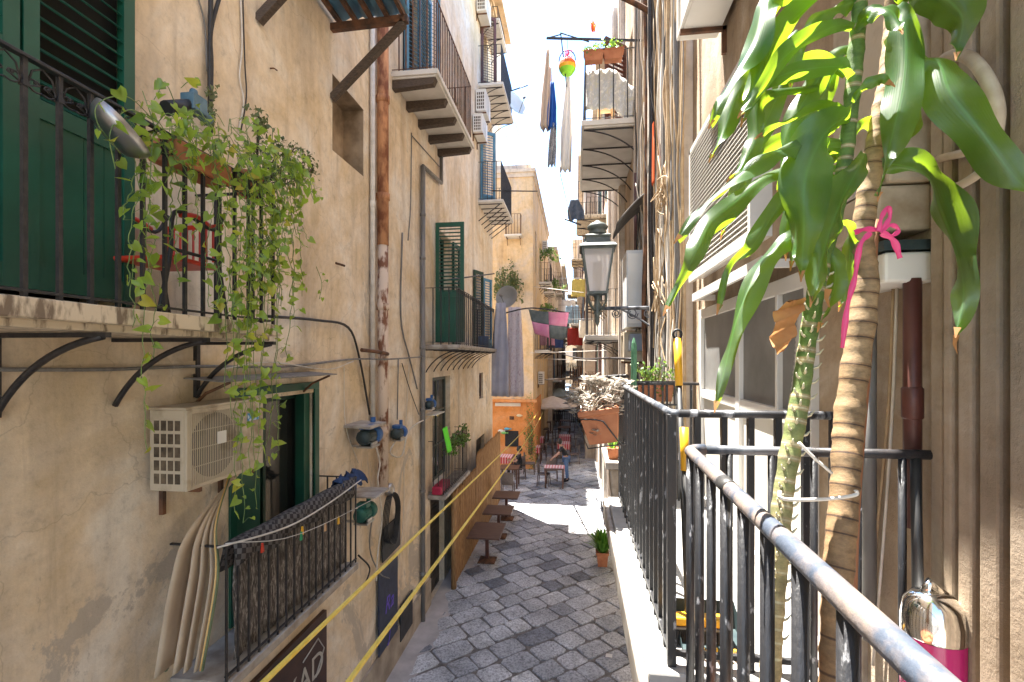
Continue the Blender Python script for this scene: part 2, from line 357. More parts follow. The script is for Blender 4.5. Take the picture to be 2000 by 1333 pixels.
# ------------------------------------------------------------------ facades with real openings
def facade(b, x, side, y0, y1, z0, z1, holes, depth=.22):
    """wall plane at x facing +x (side 1) or -x (side -1) with rectangular reveals"""
    ys=sorted({y0,y1,*[h[0] for h in holes],*[h[1] for h in holes]}); zs=sorted({z0,z1,*[h[2] for h in holes],*[h[3] for h in holes]})
    xb=x-side*depth
    def quad(a): b.add(a,[(0,1,2,3)] if side>0 else [(3,2,1,0)])
    for i in range(len(ys)-1):
        for j in range(len(zs)-1):
            cy=(ys[i]+ys[i+1])/2; cz=(zs[j]+zs[j+1])/2
            if any(h[0]<cy<h[1] and h[2]<cz<h[3] for h in holes): continue
            quad([(x,ys[i],zs[j]),(x,ys[i+1],zs[j]),(x,ys[i+1],zs[j+1]),(x,ys[i],zs[j+1])])
    for (a,c,d,e_) in holes:
        quad([(x,a,d),(x,a,e_),(xb,a,e_),(xb,a,d)]); quad([(x,c,e_),(x,c,d),(xb,c,d),(xb,c,e_)])
        quad([(x,a,e_),(x,c,e_),(xb,c,e_),(xb,a,e_)]); quad([(x,c,d),(x,a,d),(xb,a,d),(xb,c,d)])
        quad([(xb,a,d),(xb,c,d),(xb,c,e_),(xb,a,e_)])
def shell(b, x0,x1,y0,y1,z0,z1, skip):
    """the other sides of a building block"""
    V=[(x0,y0,z0),(x1,y0,z0),(x1,y1,z0),(x0,y1,z0),(x0,y0,z1),(x1,y0,z1),(x1,y1,z1),(x0,y1,z1)]
    Fs={'top':(4,5,6,7),'-y':(0,1,5,4),'+x':(1,2,6,5),'+y':(2,3,7,6),'-x':(3,0,4,7)}
    b.add(V,[f for k,f in Fs.items() if k not in skip])
def louver_leaf(M, w, h, mt, bld, name='shutter', frac=.62, th=.04, open_=.0, slat=.055, handle=True):
    """a shutter leaf: frame, slats above, boards below; local x 0..w, z 0..h, front -y"""
    b=MB(M); st=.075
    b.box(0,st,-th,0,0,h); b.box(w-st,w,-th,0,0,h); b.box(st,w-st,-th+.002,-.002,h-.09,h); b.box(st,w-st,-th+.002,-.002,0,.12)
    zl=h*(1-frac); b.box(st,w-st,-th+.002,-.002,zl-.05,zl+.05)
    z=.12
    n=max(2,int((w-2*st)/.1))
    for i in range(n):
        x0=st+(w-2*st)*i/n; b.box(x0+.002,x0+(w-2*st)/n-.002,-th+.012,-.012,.12,zl-.05)
    o=b.build(name,mt,bld)
    s=MB(M); z=zl+.07
    while z<h-.1:
        s.add([(st,-th+.006,z-.012),(w-st,-th+.006,z-.012),(w-st,-.006,z+slat*.26),(st,-.006,z+slat*.26),
               (st,-th+.014,z-.016),(w-st,-th+.014,z-.016),(w-st,-.0,z+slat*.2),(st,-.0,z+slat*.2)],[(0,1,2,3),(7,6,5,4),(0,4,5,1),(2,6,7,3)])
        z+=slat
    so_=s.build('slats',mt,o); return o
def window(M, w, h, mt, bld, name='window', cols=2, rows=3, d=.1, pane=PANE):
    b=MB(M); t=.06
    b.box(-w/2,-w/2+t,d-.04,d,0,h); b.box(w/2-t,w/2,d-.04,d,0,h); b.box(-w/2+t,w/2-t,d-.04,d,h-t,h); b.box(-w/2+t,w/2-t,d-.04,d,0,t)
    for i in range(1,cols): x=-w/2+w*i/cols; b.box(x-.022,x+.022,d-.035,d-.003,t,h-t)
    for j in range(1,rows): z=h*j/rows; b.box(-w/2+t,w/2-t,d-.03,d-.008,z-.014,z+.014)
    o=b.build(name,mt,bld); p=MB(M); p.box(-w/2+.01,w/2-.01,d-.012,d-.006,.01,h-.01); p.build('pane',pane,o); return o
def railing(M, w, d, h, sp, mt, parent, r=.009, top=.02, sides=True, scroll=False, split=False, bow=0, topmat=None):
    """bars round three sides of a balcony; local x -w/2..w/2, y 0..-d, standing on z 0"""
    pts=[]
    n=max(1,round(w/sp))
    fr=[(-w/2+w*i/n,-d) for i in range(n+1)]
    sd=[]
    if sides:
        k=max(1,round(d/sp))
        for i in range(1,k): sd += [(-w/2,-d*i/k),(w/2,-d*i/k)]
    tr=MB(M); top2=top
    if sides:
        tr.bar((-w/2,.0,h),(-w/2,-d,h),top,top*.5); tr.bar((w/2,.0,h),(w/2,-d,h),top,top*.5)
        tr.bar((-w/2,.0,.05),(-w/2,-d,.05),top*.7,top*.4); tr.bar((w/2,.0,.05),(w/2,-d,.05),top*.7,top*.4)
    tr.bar((-w/2-top/2,-d,h),(w/2+top/2,-d,h),top,top*.55); tr.bar((-w/2,-d,.05),(w/2,-d,.05),top*.7,top*.4)
    o=tr.build('railing',topmat or mt,parent)
    b=MB(M)
    for (x,y) in fr+sd:
        if bow: b.tube([(x,y,0),(x,y-bow*.9,h*.22),(x,y-bow*.5,h*.5),(x,y,h)],r,6,False)
        else: b.box(x-r,x+r,y-r,y+r,-.0,h-.004)
    if scroll:
        for i in range(n):
            x=(fr[i][0]+fr[i+1][0])/2; b.tube([(x+.03*math.cos(a),-d,h-.06+.03*math.sin(a)) for a in [k*PI/5 for k in range(11)]],.004,5,False)
    b.build('bars',mt,o); return o
def bracket(M, x, d, drop, mt, parent, r=.012, curved=True, vert=True):
    b=MB(M); b.bar((x,0,-.01),(x,-d,-.01),r*2,r*2)
    if curved: b.tube(bez((x,0,-drop),(x,-d*.15,-drop*.55),(x,-d*.5,-drop*.12),(x,-d*.97,-.015),10),r,6)
    else: b.bar((x,0,-drop),(x,-d*.9,-.02),r*2,r*2)
    if vert: b.bar((x,-.012,-drop),(x,-.012,0),r*2,r*2)
    return b.build('bracket',mt,parent)
def balcony(M, w, d, bld, h=1.05, th=.08, sp=.115, mt=IRON, slab=MARBLE, br=4, drop=.4, curved=True, beams=0, r=.009, bow=0, scroll=False):
    b=MB(M); b.box(-w/2-.03,w/2+.03,-d-.04,-.002,-th,0); b.box(-w/2,w/2,-d,-.002,-th-.03,-th+.002)
    o=b.build('balcony',slab,bld,bev=.006)
    railing(M,w-.04,d-.03,h,sp,mt,o,r=r,bow=bow,scroll=scroll)
    for i in range(br): bracket(M@Matrix.Translation((0,0,-th-.03)),-w/2+.06+(w-.12)*i/max(1,br-1),d,drop,mt,o,curved=curved,vert=False)
    for i in range(beams):
        x=-w/2+.08+(w-.16)*i/max(1,beams-1); bb=MB(M); bb.add([(x-.06,0,-th-.17),(x+.06,0,-th-.17),(x+.06,-d*.93,-th-.13),(x-.06,-d*.93,-th-.13),(x-.06,0,-th-.032),(x+.06,0,-th-.032),(x+.06,-d*.99,-th-.032),(x-.06,-d*.99,-th-.032)],
            [(0,3,2,1),(4,5,6,7),(0,1,5,4),(1,2,6,5),(2,3,7,6),(3,0,4,7)]); bb.build('beam',WOODD,o)
    return o
# ------------------------------------------------------------------ left building (near)
YC=16.7
LB=thing('apartment_building','long ochre plastered apartment building with green and blue shutters lining the left of the alley','building',(LX-4,8,G))
holes=[(1.5,2.75,.33,2.75),(3.81,5.05,-2.28,-.38),(5.47,6.33,2.5,3.42),(9.55,10.95,-2.62,-.4),(9.4,10.45,G,-2.85),(9.85,11.0,.33,2.75),
       (13.6,14.7,.33,2.5),(14.35,14.95,-1.25,-.45),(7.85,9.25,4.55,6.95),(14.6,15.6,8.3,10.5),(14.5,15.5,4.75,6.9),(13.9,15.2,G,-2.4)]
b=MB(); facade(b,LX,1,-4,YC,G-.02,11.2,holes,.3); shell(b,LX-8,LX,-4,YC,G-.02,11.2,('+x',)); b.build('wall',PL,LB)
for h_ in holes[:1]+holes[1:2]+holes[3:4]+holes[5:7]+holes[8:11]:
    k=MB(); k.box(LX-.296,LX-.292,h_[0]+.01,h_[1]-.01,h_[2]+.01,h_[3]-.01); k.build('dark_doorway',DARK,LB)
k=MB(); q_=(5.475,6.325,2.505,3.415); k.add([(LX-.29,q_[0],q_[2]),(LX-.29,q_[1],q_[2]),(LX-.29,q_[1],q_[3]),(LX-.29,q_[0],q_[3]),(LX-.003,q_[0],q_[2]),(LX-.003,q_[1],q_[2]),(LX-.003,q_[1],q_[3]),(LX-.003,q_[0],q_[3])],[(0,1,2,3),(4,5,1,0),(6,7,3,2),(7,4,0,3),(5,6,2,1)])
k.build('niche_shade_lining',mat('niche_shade_tone',(.17,.12,.075),(.42,.32,.22),.95,3,bs=.5,bsc=30),LB)  # darkened colour stands in for the shade deep in the niche
b=MB(); b.box(LX-.1,LX+.6,-4,YC+.4,11.2,11.32); b.box(LX-.1,LX+.35,-4,YC+.25,11.05,11.198); b.box(LX-8.2,LX-.102,-4.2,YC+.4,11.21,11.4)
for i in range(54): b.box(LX+.001,LX+.3,-3.5+i*.38,-3.38+i*.38,10.9,11.048)
b.build('cornice',PL2,LB)
b=MB(); b.box(LX-.01,LX+.018,2.9,9.0,-.12,-.02); b.box(LX-.01,LX+.03,9.05,YC,-.13,.0); b.build('string_course',PL,LB)
b=MB(); b.box(LX-.01,LX+.035,3.0,9.35,G,G+.55); b.build('plinth',mat('stained_cement',(.25,.21,.17),(.43,.37,.30),.9,3,bs=.5),LB)
# big green shuttered door on the near balcony
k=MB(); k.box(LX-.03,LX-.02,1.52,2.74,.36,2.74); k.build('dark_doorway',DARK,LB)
MD=put(LX+.045,2.127,.36,LF)
louver_leaf(MD,.63,2.7,GREEN,LB,'shutter_door',.645,.05,slat=.085)
louver_leaf(put(LX+.045,1.48,.36,LF),.63,2.7,GREEN,LB,'shutter_door',.56,.05,slat=.085)
b=MB(); b.box(LX-.01,LX+.03,2.757,2.80,.33,3.1); b.box(LX+.03,LX+.062,2.745,2.765,1.9,2.05); b.box(LX+.03,LX+.062,2.745,2.765,.7,.85); b.box(LX-.01,LX+.035,2.095,2.125,.36,3.06); b.build('door_frame',DGREEN,LB)
# near balcony
M=put(LX,2.15,.25,LF); w_=2.5; d_=.67
b=MB(M); b.box(-w_/2,w_/2,-d_-.02,-.002,-.085,0); b.box(-w_/2,w_/2-.02,-d_+.06,-.002,-.12,-.083); o=b.build('balcony',STAINED,LB,bev=.006)
tr=MB(M); tr.bar((-w_/2,-d_+.03,1.0),(w_/2-.02,-d_+.03,1.0),.034,.016); tr.bar((w_/2-.03,-d_+.03,1.0),(w_/2-.03,0,1.0),.03,.016); tr.bar((-w_/2,-d_+.03,.03),(w_/2-.02,-d_+.03,.03),.02,.012); tr.bar((w_/2-.03,-d_+.03,.03),(w_/2-.03,0,.03),.02,.012)
rl=tr.build('handrail',IRON,o,bev=.003)
x=w_/2-.03; xs=[]
while x>-w_/2: xs.append(x); x-=.138
for x in xs:
    k=MB(M); k.box(x-.009,x+.009,-d_+.021,-d_+.039,0,.992); k.box(x-.013,x+.013,-d_+.017,-d_+.043,.875,.895); k.build('bar',IRON,o)
for i in (1,2,3): k=MB(M); k.box(w_/2-.039,w_/2-.021,-d_+.03+i*.155,-d_+.048+i*.155,0,.992); k.build('bar',IRON,o)
for i,x in enumerate(xs[:-1]):
    k=MB(M); yy=-d_+.03
    for s_ in (-1,1):
        c0=x-.069+s_*.028
        sp=[(c0+s_*.0+ (.02-.0008*a*4)*math.cos(a*.45)*-s_, yy, .905+(.022-.0008*a*4)*math.sin(a*.45)) for a in range(0,20)]
        k.tube([(x-.069+s_*.06,yy,.985),(x-.069+s_*.066,yy,.93),(x-.069+s_*.055,yy,.885)]+sp,.0045,5)
    k.tube([(x-.012,yy,.89),(x-.03,yy,.955),(x-.069,yy,.982),(x-.108,yy,.955),(x-.126,yy,.89)],.0045,5)
    k.build('scroll',IRON,o)
for yb in (.95,2.06,2.70,3.36): 
    k=MB(); zt=.125
    k.bar((LX,yb,zt-.012),(LX+.66,yb,zt-.012),.03,.024)
    k.tube(bez((LX+.01,yb,-.3),(LX+.12,yb,-.12),(LX+.3,yb,.05),(LX+.63,yb,zt-.02),14),.017,6)
    if yb!=2.70: k.box(LX+.0,LX+.03,yb-.018,yb+.018,-.3,zt)
    k.build('bracket',IRON,o)
# lower green doorway + low balcony
window(put(LX,(3.81+5.05)/2,-2.28,LF),1.24,1.9,DGREEN,LB,'green_door',2,1,.2)
b=MB(); b.box(LX-.02,LX+.02,5.05,5.14,-2.28,-.34); b.box(LX-.02,LX+.02,3.74,5.14,-.34,-.26); b.box(LX-.02,LX+.02,3.72,3.81,-2.28,-.34); b.box(LX-.14,LX-.04,4.93,5.04,-2.27,-.38)
b.box(LX-.12,LX-.08,3.83,4.25,-2.27,-.4); b.build('door_frame',GREEN,LB,bev=.004)
M=put(LX,4.15,-2.3,LF); w_=2.05; d_=.44
b=MB(M); b.box(-w_/2,w_/2,-d_-.03,-.002,-.07,0); o=b.build('low_balcony',MARBLE,LB,bev=.006)
tr=MB(M); tr.bar((-w_/2,-d_,.96),(w_/2,-d_,.96),.028,.012); tr.bar((w_/2-.01,-d_,.96),(w_/2-.01,0,.96),.02,.012); tr.bar((-w_/2+.01,-d_,.96),(-w_/2+.01,0,.96),.02,.012)
tr.bar((-w_/2,-d_,.04),(w_/2,-d_,.04),.02,.01); tr.build('handrail',IRON,o)
for i in range(18): x=-w_/2+.01+(w_-.02)*i/17; k=MB(M); k.box(x-.007,x+.007,-d_-.007,-d_+.007,0,.955); k.build('bar',IRON,o)
for i in (1,2,3): k=MB(M); k.box(w_/2-.017,w_/2-.003,-d_+i*.11,-d_+i*.11+.014,0,.955); k.build('bar',IRON,o)
# niche inner is part of wall.  Mid shutters and doors
leaf=louver_leaf(put(LX+.02,9.74,.33,R(0)),.60,2.47,GREEN,LB,'green_shutter',.6,.045,slat=.075)
louver_leaf(put(LX+.02,11.06,.33,R(88)),.55,2.4,DGREEN,LB,'green_shutter',.6,.045,slat=.075)
louver_leaf(put(LX+.02,13.4,.3,R(70)),.5,2.2,DGREEN,LB,'dark_shutter',.9,.045,slat=.08)
louver_leaf(put(LX+.02,14.8,.3,R(70)),.5,2.2,BLUE,LB,'dark_shutter',.9,.045,slat=.08)
window(put(LX,10.25,-2.62,LF),1.38,2.2,mat('grey_green_frame',(.06,.08,.07),(.09,.11,.1),.5),LB,'window_door',2,3,.15,)
window(put(LX,14.65,-1.25,LF),.58,.78,PAINTBR,LB,'small_window',1,1,.1)
window(put(LX,10.42,.33,LF),1.12,2.4,DGREEN,LB,'balcony_door',2,3,.2)
louver_leaf(put(LX+.02,7.85,4.5,R(52)),.72,2.5,BLUE,LB,'blue_shutter',.95,.045,slat=.07)
louver_leaf(put(LX+.02,8.55,4.5,R(88)),.7,2.5,BLUE,LB,'blue_shutter',.95,.045,slat=.07)
louver_leaf(put(LX+.02,14.4,4.8,R(35)),.5,2.1,BLUE,LB,'blue_shutter',.95,.045,slat=.08)
louver_leaf(put(LX+.02,14.5,8.3,R(35)),.5,2.2,PAINTBR,LB,'brown_shutter',.95,.045,slat=.08)
balcony(put(LX,8.7,4.53,LF),2.7,.72,LB,1.22,.08,.115,RUST,UNDER,br=0,beams=5)
balcony(put(LX,11.2,.26,LF),4.3,.66,LB,1.1,.06,.17,IRON,MARBLE,br=9,drop=.45,scroll=True)
balcony(put(LX,15.4,8.2,LF),2.4,.72,LB,1.15,.07,.13,IRON,UNDER,br=6,drop=.45)
balcony(put(LX,15.35,4.72,LF),2.3,.72,LB,1.15,.07,.13,IRON,UNDER,br=6,drop=.5,curved=False)
balcony(put(LX,15.7,11.6-1.0,LF),1.6,.5,LB,.4,.07,.2,IRON,UNDER,br=3,drop=.35)
balcony(put(LX,10.3,-2.7,LF),2.1,.34,LB,1.05,.07,.12,IRON,MARBLE,br=0,r=.008)
# roller shutter and street-level boards are parts of the building
b=MB()
for i in range(26): b.box(LX-.14,LX-.115,9.42,10.43,G+i*.08,G+i*.08+.07)
b.box(LX-.15,LX-.14,9.41,10.44,G,-2.86); b.build('roller_shutter',mat('grey_shutter_steel',(.07,.065,.06),(.15,.13,.12),.5,4,metal=.6),LB)
b=MB()
for i in range(26): b.box(LX-.14,LX-.115,13.92,15.18,G+i*.1,G+i*.1+.09)
b.build('roller_shutter',MATS['grey_shutter_steel'],LB)
# ------------------------------------------------------------------ second left building across the little square, with the orange ground floor
Y2=21.5; X2=-1.9
B2=thing('corner_house','sunlit yellow corner house with an orange ground floor beyond the little square','building',(X2-3,Y2+4,G))
b=MB(); facade(b,X2,1,Y2,33,G-.02,8.3,[(22.6,23.4,.4,2.4),(25.4,26.4,.4,2.6),(25.4,26.4,4,6.2),(22.6,23.4,4,6.0),(29,30,.4,2.6),(29,30,4,6.2)],.25)
b.box(-6.0,X2-.0,Y2,Y2+.02,G+3.06,8.3); shell(b,-12,X2-.002,Y2+.021,33,G-.02,8.28,('+x',)); b.build('wall',PL2,B2)
b=MB(); b.box(-4.4,X2+.12,Y2-.12,33,8.3,8.45); b.box(-4.4,X2+.06,Y2-.06,33,8.1,8.298); b.box(-4.4,X2-.1,Y2+.1,33,8.45,8.7); b.build('cornice',PF,B2)
b=MB(); b.box(-12,-4.4,Y2-.01,Y2+7,8.28,19); b.build('added_shade_block',PF,B2)  # invented block, hidden behind the near building, added to shade the street
b=MB(); b.box(-7,X2+.03,Y2-.06,Y2+.0,G,G+3.0); b.box(X2+.001,X2+.03,Y2,26,G,G+3.0); b.box(-7,X2+.18,Y2-.34,Y2+.0,G+3.0,G+3.1)
b.build('orange_ground_floor',OR,B2)
b=MB(); b.box(-2.35,X2+.08,Y2-.14,Y2-.061,G,G+3.0); b.build('pilaster',OR,B2,bev=.01)
for y in (22.6,25.4,29):
    for z in (.4,4.): 
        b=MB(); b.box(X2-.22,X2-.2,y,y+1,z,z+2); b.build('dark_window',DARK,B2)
for (y,z,w2) in ((25.9,3.95,1.8),(25.9,.38,1.8),(29.5,3.95,1.6),(29.5,.38,1.6),(23,.38,1.4)):
    balcony(put(X2,y,z,LF),w2,.6,B2,1.0,.08,.16,IRON,UNDER,br=3,drop=.3)
balcony(put(-2.75,Y2,5.45,0),.7,.45,B2,.9,.07,.14,RUST,UNDER,br=2,drop=.3)
for (x0,x1,z0,z1,mm) in ((-3.15,-2.55,-3.95,-3.25,BLACKC),(-2.95,-2.75,-2.75,-2.6,RUST),(-3.6,-2.45,-2.15,-2.0,WHITE)):
    b=MB(); b.box(x0,x1,Y2-.085,Y2-.061,z0,z1); b.build('wall_board',mm,B2)
# ------------------------------------------------------------------ rows of houses further on
def house(name,label,x,side,y0,y1,top,m,cols,floors,seed,sh):
    rr=random.Random(seed); bld=thing(name,label,'building',(x-side*4,(y0+y1)/2,G)); hs=[]; n=cols; sp=(y1-y0)/n
    for f in range(floors):
        for i in range(n):
            z=G+3.4+f*3.3; yc=y0+sp*(i+.5)
            if z+2.2<top: hs.append((yc-.5,yc+.5,z,z+2.15))
    gr=[(y0+sp*(i+.5)-.8,y0+sp*(i+.5)+.8,G,G+2.6) for i in range(n)]
    b=MB(); facade(b,x,side,y0,y1,G-.02,top,hs+gr,.25)
    X0,X1=(x-8,x) if side>0 else (x,x+8); shell(b,X0,X1,y0,y1,G-.02,top,('+x' if side>0 else '-x',)); b.build('wall',m,bld)
    b=MB(); xx=(x-.2*0,x+side*.35); b.box(min(xx),max(xx),y0,y1,top-.25,top); b.build('cornice',PF,bld)
    rot=LF if side>0 else RF
    for k,h_ in enumerate(hs):
        yc=(h_[0]+h_[1])/2; M=put(x,yc,h_[2],rot)
        if rr.random()<.35: window(M,1,2.15,sh[0],bld,'window',2,3,.12)
        else:
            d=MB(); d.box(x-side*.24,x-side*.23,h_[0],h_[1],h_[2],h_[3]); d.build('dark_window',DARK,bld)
            louver_leaf(M@Matrix.Translation((-1.0,0,0)),.5,2.15,rr.choice(sh),bld,'shutter',.95,.04,slat=.12)
            louver_leaf(M@Matrix.Translation((.5,0,0)),.5,2.15,rr.choice(sh),bld,'shutter',.95,.04,slat=.12)
        if rr.random()<.8:
            balcony(put(x,yc,h_[2]-.02,rot),rr.uniform(1.5,2.1),rr.uniform(.55,.8),bld,1.0,.08,.15,rr.choice((IRON,RUST)),rr.choice((UNDER,STAINED)),br=3,drop=.35)
    for g_ in gr: d=MB(); d.box(x-side*.2,x-side*.18,g_[0],g_[1],g_[2],g_[3]); d.build('street_door',rr.choice((PAINTBR,DGREEN,WOODD,DARK)),bld)
    return bld
house('row_house','cream row house with black balconies behind the corner house',-1.6,1,33,44,7.6,PF,3,3,11,(DGREEN,BLUE,PAINTBR))
house('row_house','narrow pale row house before the end of the alley on the left',-1.3,1,44,62,8.6,PR2,4,3,12,(DGREEN,PAINTBR))
house('row_house','tall weathered row house right of the alley past the lantern',.95,-1,14.6,24,9.2,PR2,3,3,13,(PAINTBR,DGREEN))
house('row_house','sand coloured row house with stacked balconies on the right far stretch',.45,-1,24,37,10.2,PF,4,4,14,(PAINTBR,BLUE))
house('row_house','last pale house on the right where the alley meets the piazza',.1,-1,37,60,9,PR2,5,4,15,(DGREEN,PAINTBR))
house('end_house','hazy peach house closing the view at the end of the alley',-4,1,66,67,6,PL2,1,1,16,(PAINTBR,))
B9=thing('end_block','low peach block standing across the far end of the alley','building',(0,84,G))
b=MB(); b.box(-14,16,80,90,G-.02,8); b.build('wall',PL2,B9)
for i in range(7):
    for j in range(3): window(put(-9+i*3,80,G+1.2+j*3.5,0),1.1,1.9,PAINTBR,B9,'window',2,2,-.0)
b=MB(); b.box(-14.3,16.3,79.6,90.3,8,8.3); b.build('roof',TERRA,B9)
# ------------------------------------------------------------------ right building (near, photographer's side)
RB=thing('old_palazzo','weathered brown rendered palazzo with balconies along the right of the alley','building',(RX+4,6,G))
holesR=[(2.37,4.42,-1.28,.42),(9.2,10.4,4.05,6.5),(7.0,8.1,-1.25,1.5),(8.0,9.0,G,-2.1),(11.6,12.8,.5,2.8),(11.6,12.8,-2.8,-.8)]
b=MB(); facade(b,RX,-1,-4,14.6,G-.02,9.5,holesR,.22); shell(b,RX,RX+8,-4,14.6,G-.02,9.5,('-x',)); b.build('wall',PR,RB)
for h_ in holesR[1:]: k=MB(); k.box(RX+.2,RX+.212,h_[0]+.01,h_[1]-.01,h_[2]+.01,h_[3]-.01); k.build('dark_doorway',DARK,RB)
# vertical ridged pilasters and corner stones
for (y,wd,pr) in ((4.75,.35,.1),(5.6,.12,.07),(6.35,.4,.12),(8.3,.3,.1),(11.2,.3,.1),(13.2,.4,.1)):
    k=MB(); k.box(RX-pr,RX+.0,y,y+wd,G,9.4); k.box(RX-pr-.03,RX-pr-.002,y+wd*.2,y+wd*.4,G,9.4); k.box(RX-pr-.03,RX-pr-.002,y+wd*.65,y+wd*.8,G,9.4); k.build('pilaster',PR2,RB,bev=.01)
k=MB(); yy=1.60
k2=MB(); k2.box(.30,RX-.001,-2.5,3.3,3.0,3.14); k2.build('shading_balcony_slab',UNDER,RB)  # unseen balcony slab overhead, lengthened so its shade covers the door surround
for (dy,pr) in ((.05,.05),(.03,.02),(.035,.07),(.04,.03),(.05,.085),(.04,.04),(.06,.10),(.05,.05),(.07,.12),(.3,.07)):
    k.box(RX-pr,RX+.0,yy-dy,yy,-1.3,4); yy-=dy
k.build('moulded_door_surround',plaster('ribbed_wood_stone',(.25,.19,.13),(.34,.27,.20),(.43,.37,.30),(.09,.065,.045),.6,.02,(.3,.25,.2)),RB,bev=.008)
# white glazed doors of the neighbour's balcony
k=MB(); x0=RX-.03
for (a,c,z0,z1) in ((2.37,2.45,-1.28,.42),(4.34,4.42,-1.28,.42),(3.36,3.44,-1.28,.42),(2.45,4.34,.34,.42),(2.45,4.34,-1.28,-1.18),(2.45,4.34,-.34,-.27),(2.75,2.78,-1.18,.34)):
    k.box(x0-(.004 if c-a<.5 else 0),x0+.06,a,c,z0,z1)
wd_=k.build('glazed_door',ALU,RB,bev=.004)
k=MB(); k.box(x0+.025,x0+.035,2.4,4.4,-.3,.4); k.build('pane',mat('grey_mosquito_screen',(.16,.155,.15),(.24,.235,.225),.5,3),wd_)
k=MB(); k.box(x0+.02,x0+.035,2.4,4.4,-1.25,-.31); k.build('lower_panel',mat('cream_door_panel',(.60,.57,.50),(.68,.65,.58),.5,2),wd_)
k=MB(); k.box(RX-.06,RX,2.2,4.5,-1.3,-1.27); k.box(RX-.02,RX+.0,2.0,2.37,-1.28,-1.0); k.build('door_sill',MARBLE,RB)
# neighbour's balcony: slab, rail, individual bars
Yn,Yf,Xr=2.04,4.40,.385
b=MB(); b.box(Xr-.10,RX-.001,1.98,Yf+.04,-1.34,-1.25); o=b.build('neighbour_balcony',mat('pale_balcony_floor',(.27,.265,.25),(.42,.41,.39),.55,5,bs=.25),RB,bev=.01)
b=MB(); b.box(Xr-.14,Xr-.10,1.95,Yf+.07,-1.42,-1.27); b.box(Xr-.09,Xr+.35,1.98,Yf+.04,-1.9,-1.341) if 0 else None; b.build('slab_edge',MARBLE,o,bev=.01)
b=MB(); zt=-.225; b.tube([(Xr,Yf,zt),(Xr,Yn+.03,zt),(Xr+.01,Yn,zt),(Xr+.04,Yn-.0,zt)],.0165,10); b.build('handrail',WORN,o)
b=MB(); b.tube([(Xr+.03,Yn,zt),(RX,Yn,zt)],.0165,10); b.build('end_rail',mat('end_rail_paint',(.03,.03,.033),(.40,.41,.43),.4,6,bs=.3,st=(3,1,1),lo=.5,hi=.6),o); b=MB(); b.tube([(Xr,Yf,zt),(RX,Yf,zt)],.013,8); b.build('end_rail',IRON,o)
b=MB(); b.bar((Xr,Yn,-1.2),(Xr,Yf,-1.2),.02,.02); b.bar((Xr,Yn,-1.2),(RX,Yn,-1.2),.02,.02); b.build('bottom_rail',CHIP,o)
n=19
for i in range(n): y=Yn+(Yf-Yn)*i/(n-1); r_=.0095 if i else .017; b=MB(); b.box(Xr-r_,Xr+r_,y-r_,y+r_,-1.25,zt-.004); b.build('bar',CHIP,o)
for i in range(1,7): x=Xr+(RX-Xr)*i/7; b=MB(); b.box(x-.012,x+.012,Yn-.012,Yn+.012,-1.25,zt-.004); b.build('bar',CHIP,o)
for i in range(1,7): x=Xr+(RX-Xr)*i/7; b=MB(); b.box(x-.009,x+.009,Yf-.009,Yf+.009,-1.25,zt-.004); b.build('bar',CHIP,o)
# photographer's balcony
Yo,Xo,zo=1.60,.355,-.29
b=MB(); b.box(Xo-.18,RX-.001,-2.0,Yo+.04,-1.36,-1.27); o=b.build('own_balcony',MATS['pale_balcony_floor'],RB,bev=.01)
xr=lambda y: Xo-.034*(Yo-y)
b=MB(); b.tube([(xr(y_),y_,zo) for y_ in (-2,.0,.4,.9,1.2,Yo-.03)]+[(Xo+.02,Yo-.004,zo),(Xo+.05,Yo,zo)],.0175,12); b.build('handrail',WORN2,o)
b=MB(); b.tube([(xr(1.12),1.12,zo),(xr(1.18),1.18,zo)],.0188,12); b.build('rail_tape',BCABLE,o)
b=MB(); b.tube([(Xo+.05,Yo,zo),(.72,Yo,zo)],.0145,10); b.build('end_rail',WORN,o)
b=MB(); b.tube([(.72,Yo,zo),(RX,Yo,zo)],.0145,10); b.build('end_rail',IRON,o)
for i in range(22):
    y=Yo-.03-i*.135
    if y<-1.9: break
    b=MB(); b.tube([(xr(y),y,-1.27),(xr(y),y,zo)],.0125,8); b.build('bar',CHIP,o)
for i in range(1,6): x=Xo+(RX-Xo)*i/6; b=MB(); b.tube([(x,Yo,-1.27),(x,Yo,zo)],.011,8); b.build('bar',CHIP,o)
# upper right balcony with floral cloth
o=balcony(put(RX,9.95,4.05,RF),3.2,.97,RB,1.2,.09,.21,IRON,UNDER,br=5,drop=.55)
# further right: stone ledge balcony carrying pots
b=MB(); b.box(.40,RX,6.7,7.9,-1.52,-1.42); o=b.build('ledge_balcony',MARBLE,RB,bev=.01)
b=MB(); b.add([(.45,6.75,-1.521),(RX,6.75,-1.521),(RX,6.75,-2.5),(.62,6.75,-2.3),(.5,6.75,-2.0),(.45,7.05,-1.521),(RX,7.05,-1.521),(RX,7.05,-2.5),(.62,7.05,-2.3),(.5,7.05,-2.0)],[(0,1,2,3,4),(9,8,7,6,5),(0,5,6,1),(1,6,7,2),(2,7,8,3),(3,8,9,4),(4,9,5,0)]); b.build('stone_corbel',STONE,o,bev=.02)
for z in (-2.05,-2.35): b=MB(); b.box(.3,RX,5.6,6.6,z-.05,z); 
louver_leaf(put(RX-.03,6.75,-1.2,R(-80)),.5,2.0,PAINTBR,RB,'maroon_shutter',.95,.045,slat=.08)
louver_leaf(put(RX-.02,10.6,4.1,R(-140)),.6,2.6,PAINTBR,RB,'maroon_shutter',.95,.045,slat=.1)
louver_leaf(put(RX-.02,8.6,1.2,R(-100)),.6,1.8,PAINTBR,RB,'maroon_shutter',.95,.045,slat=.1)
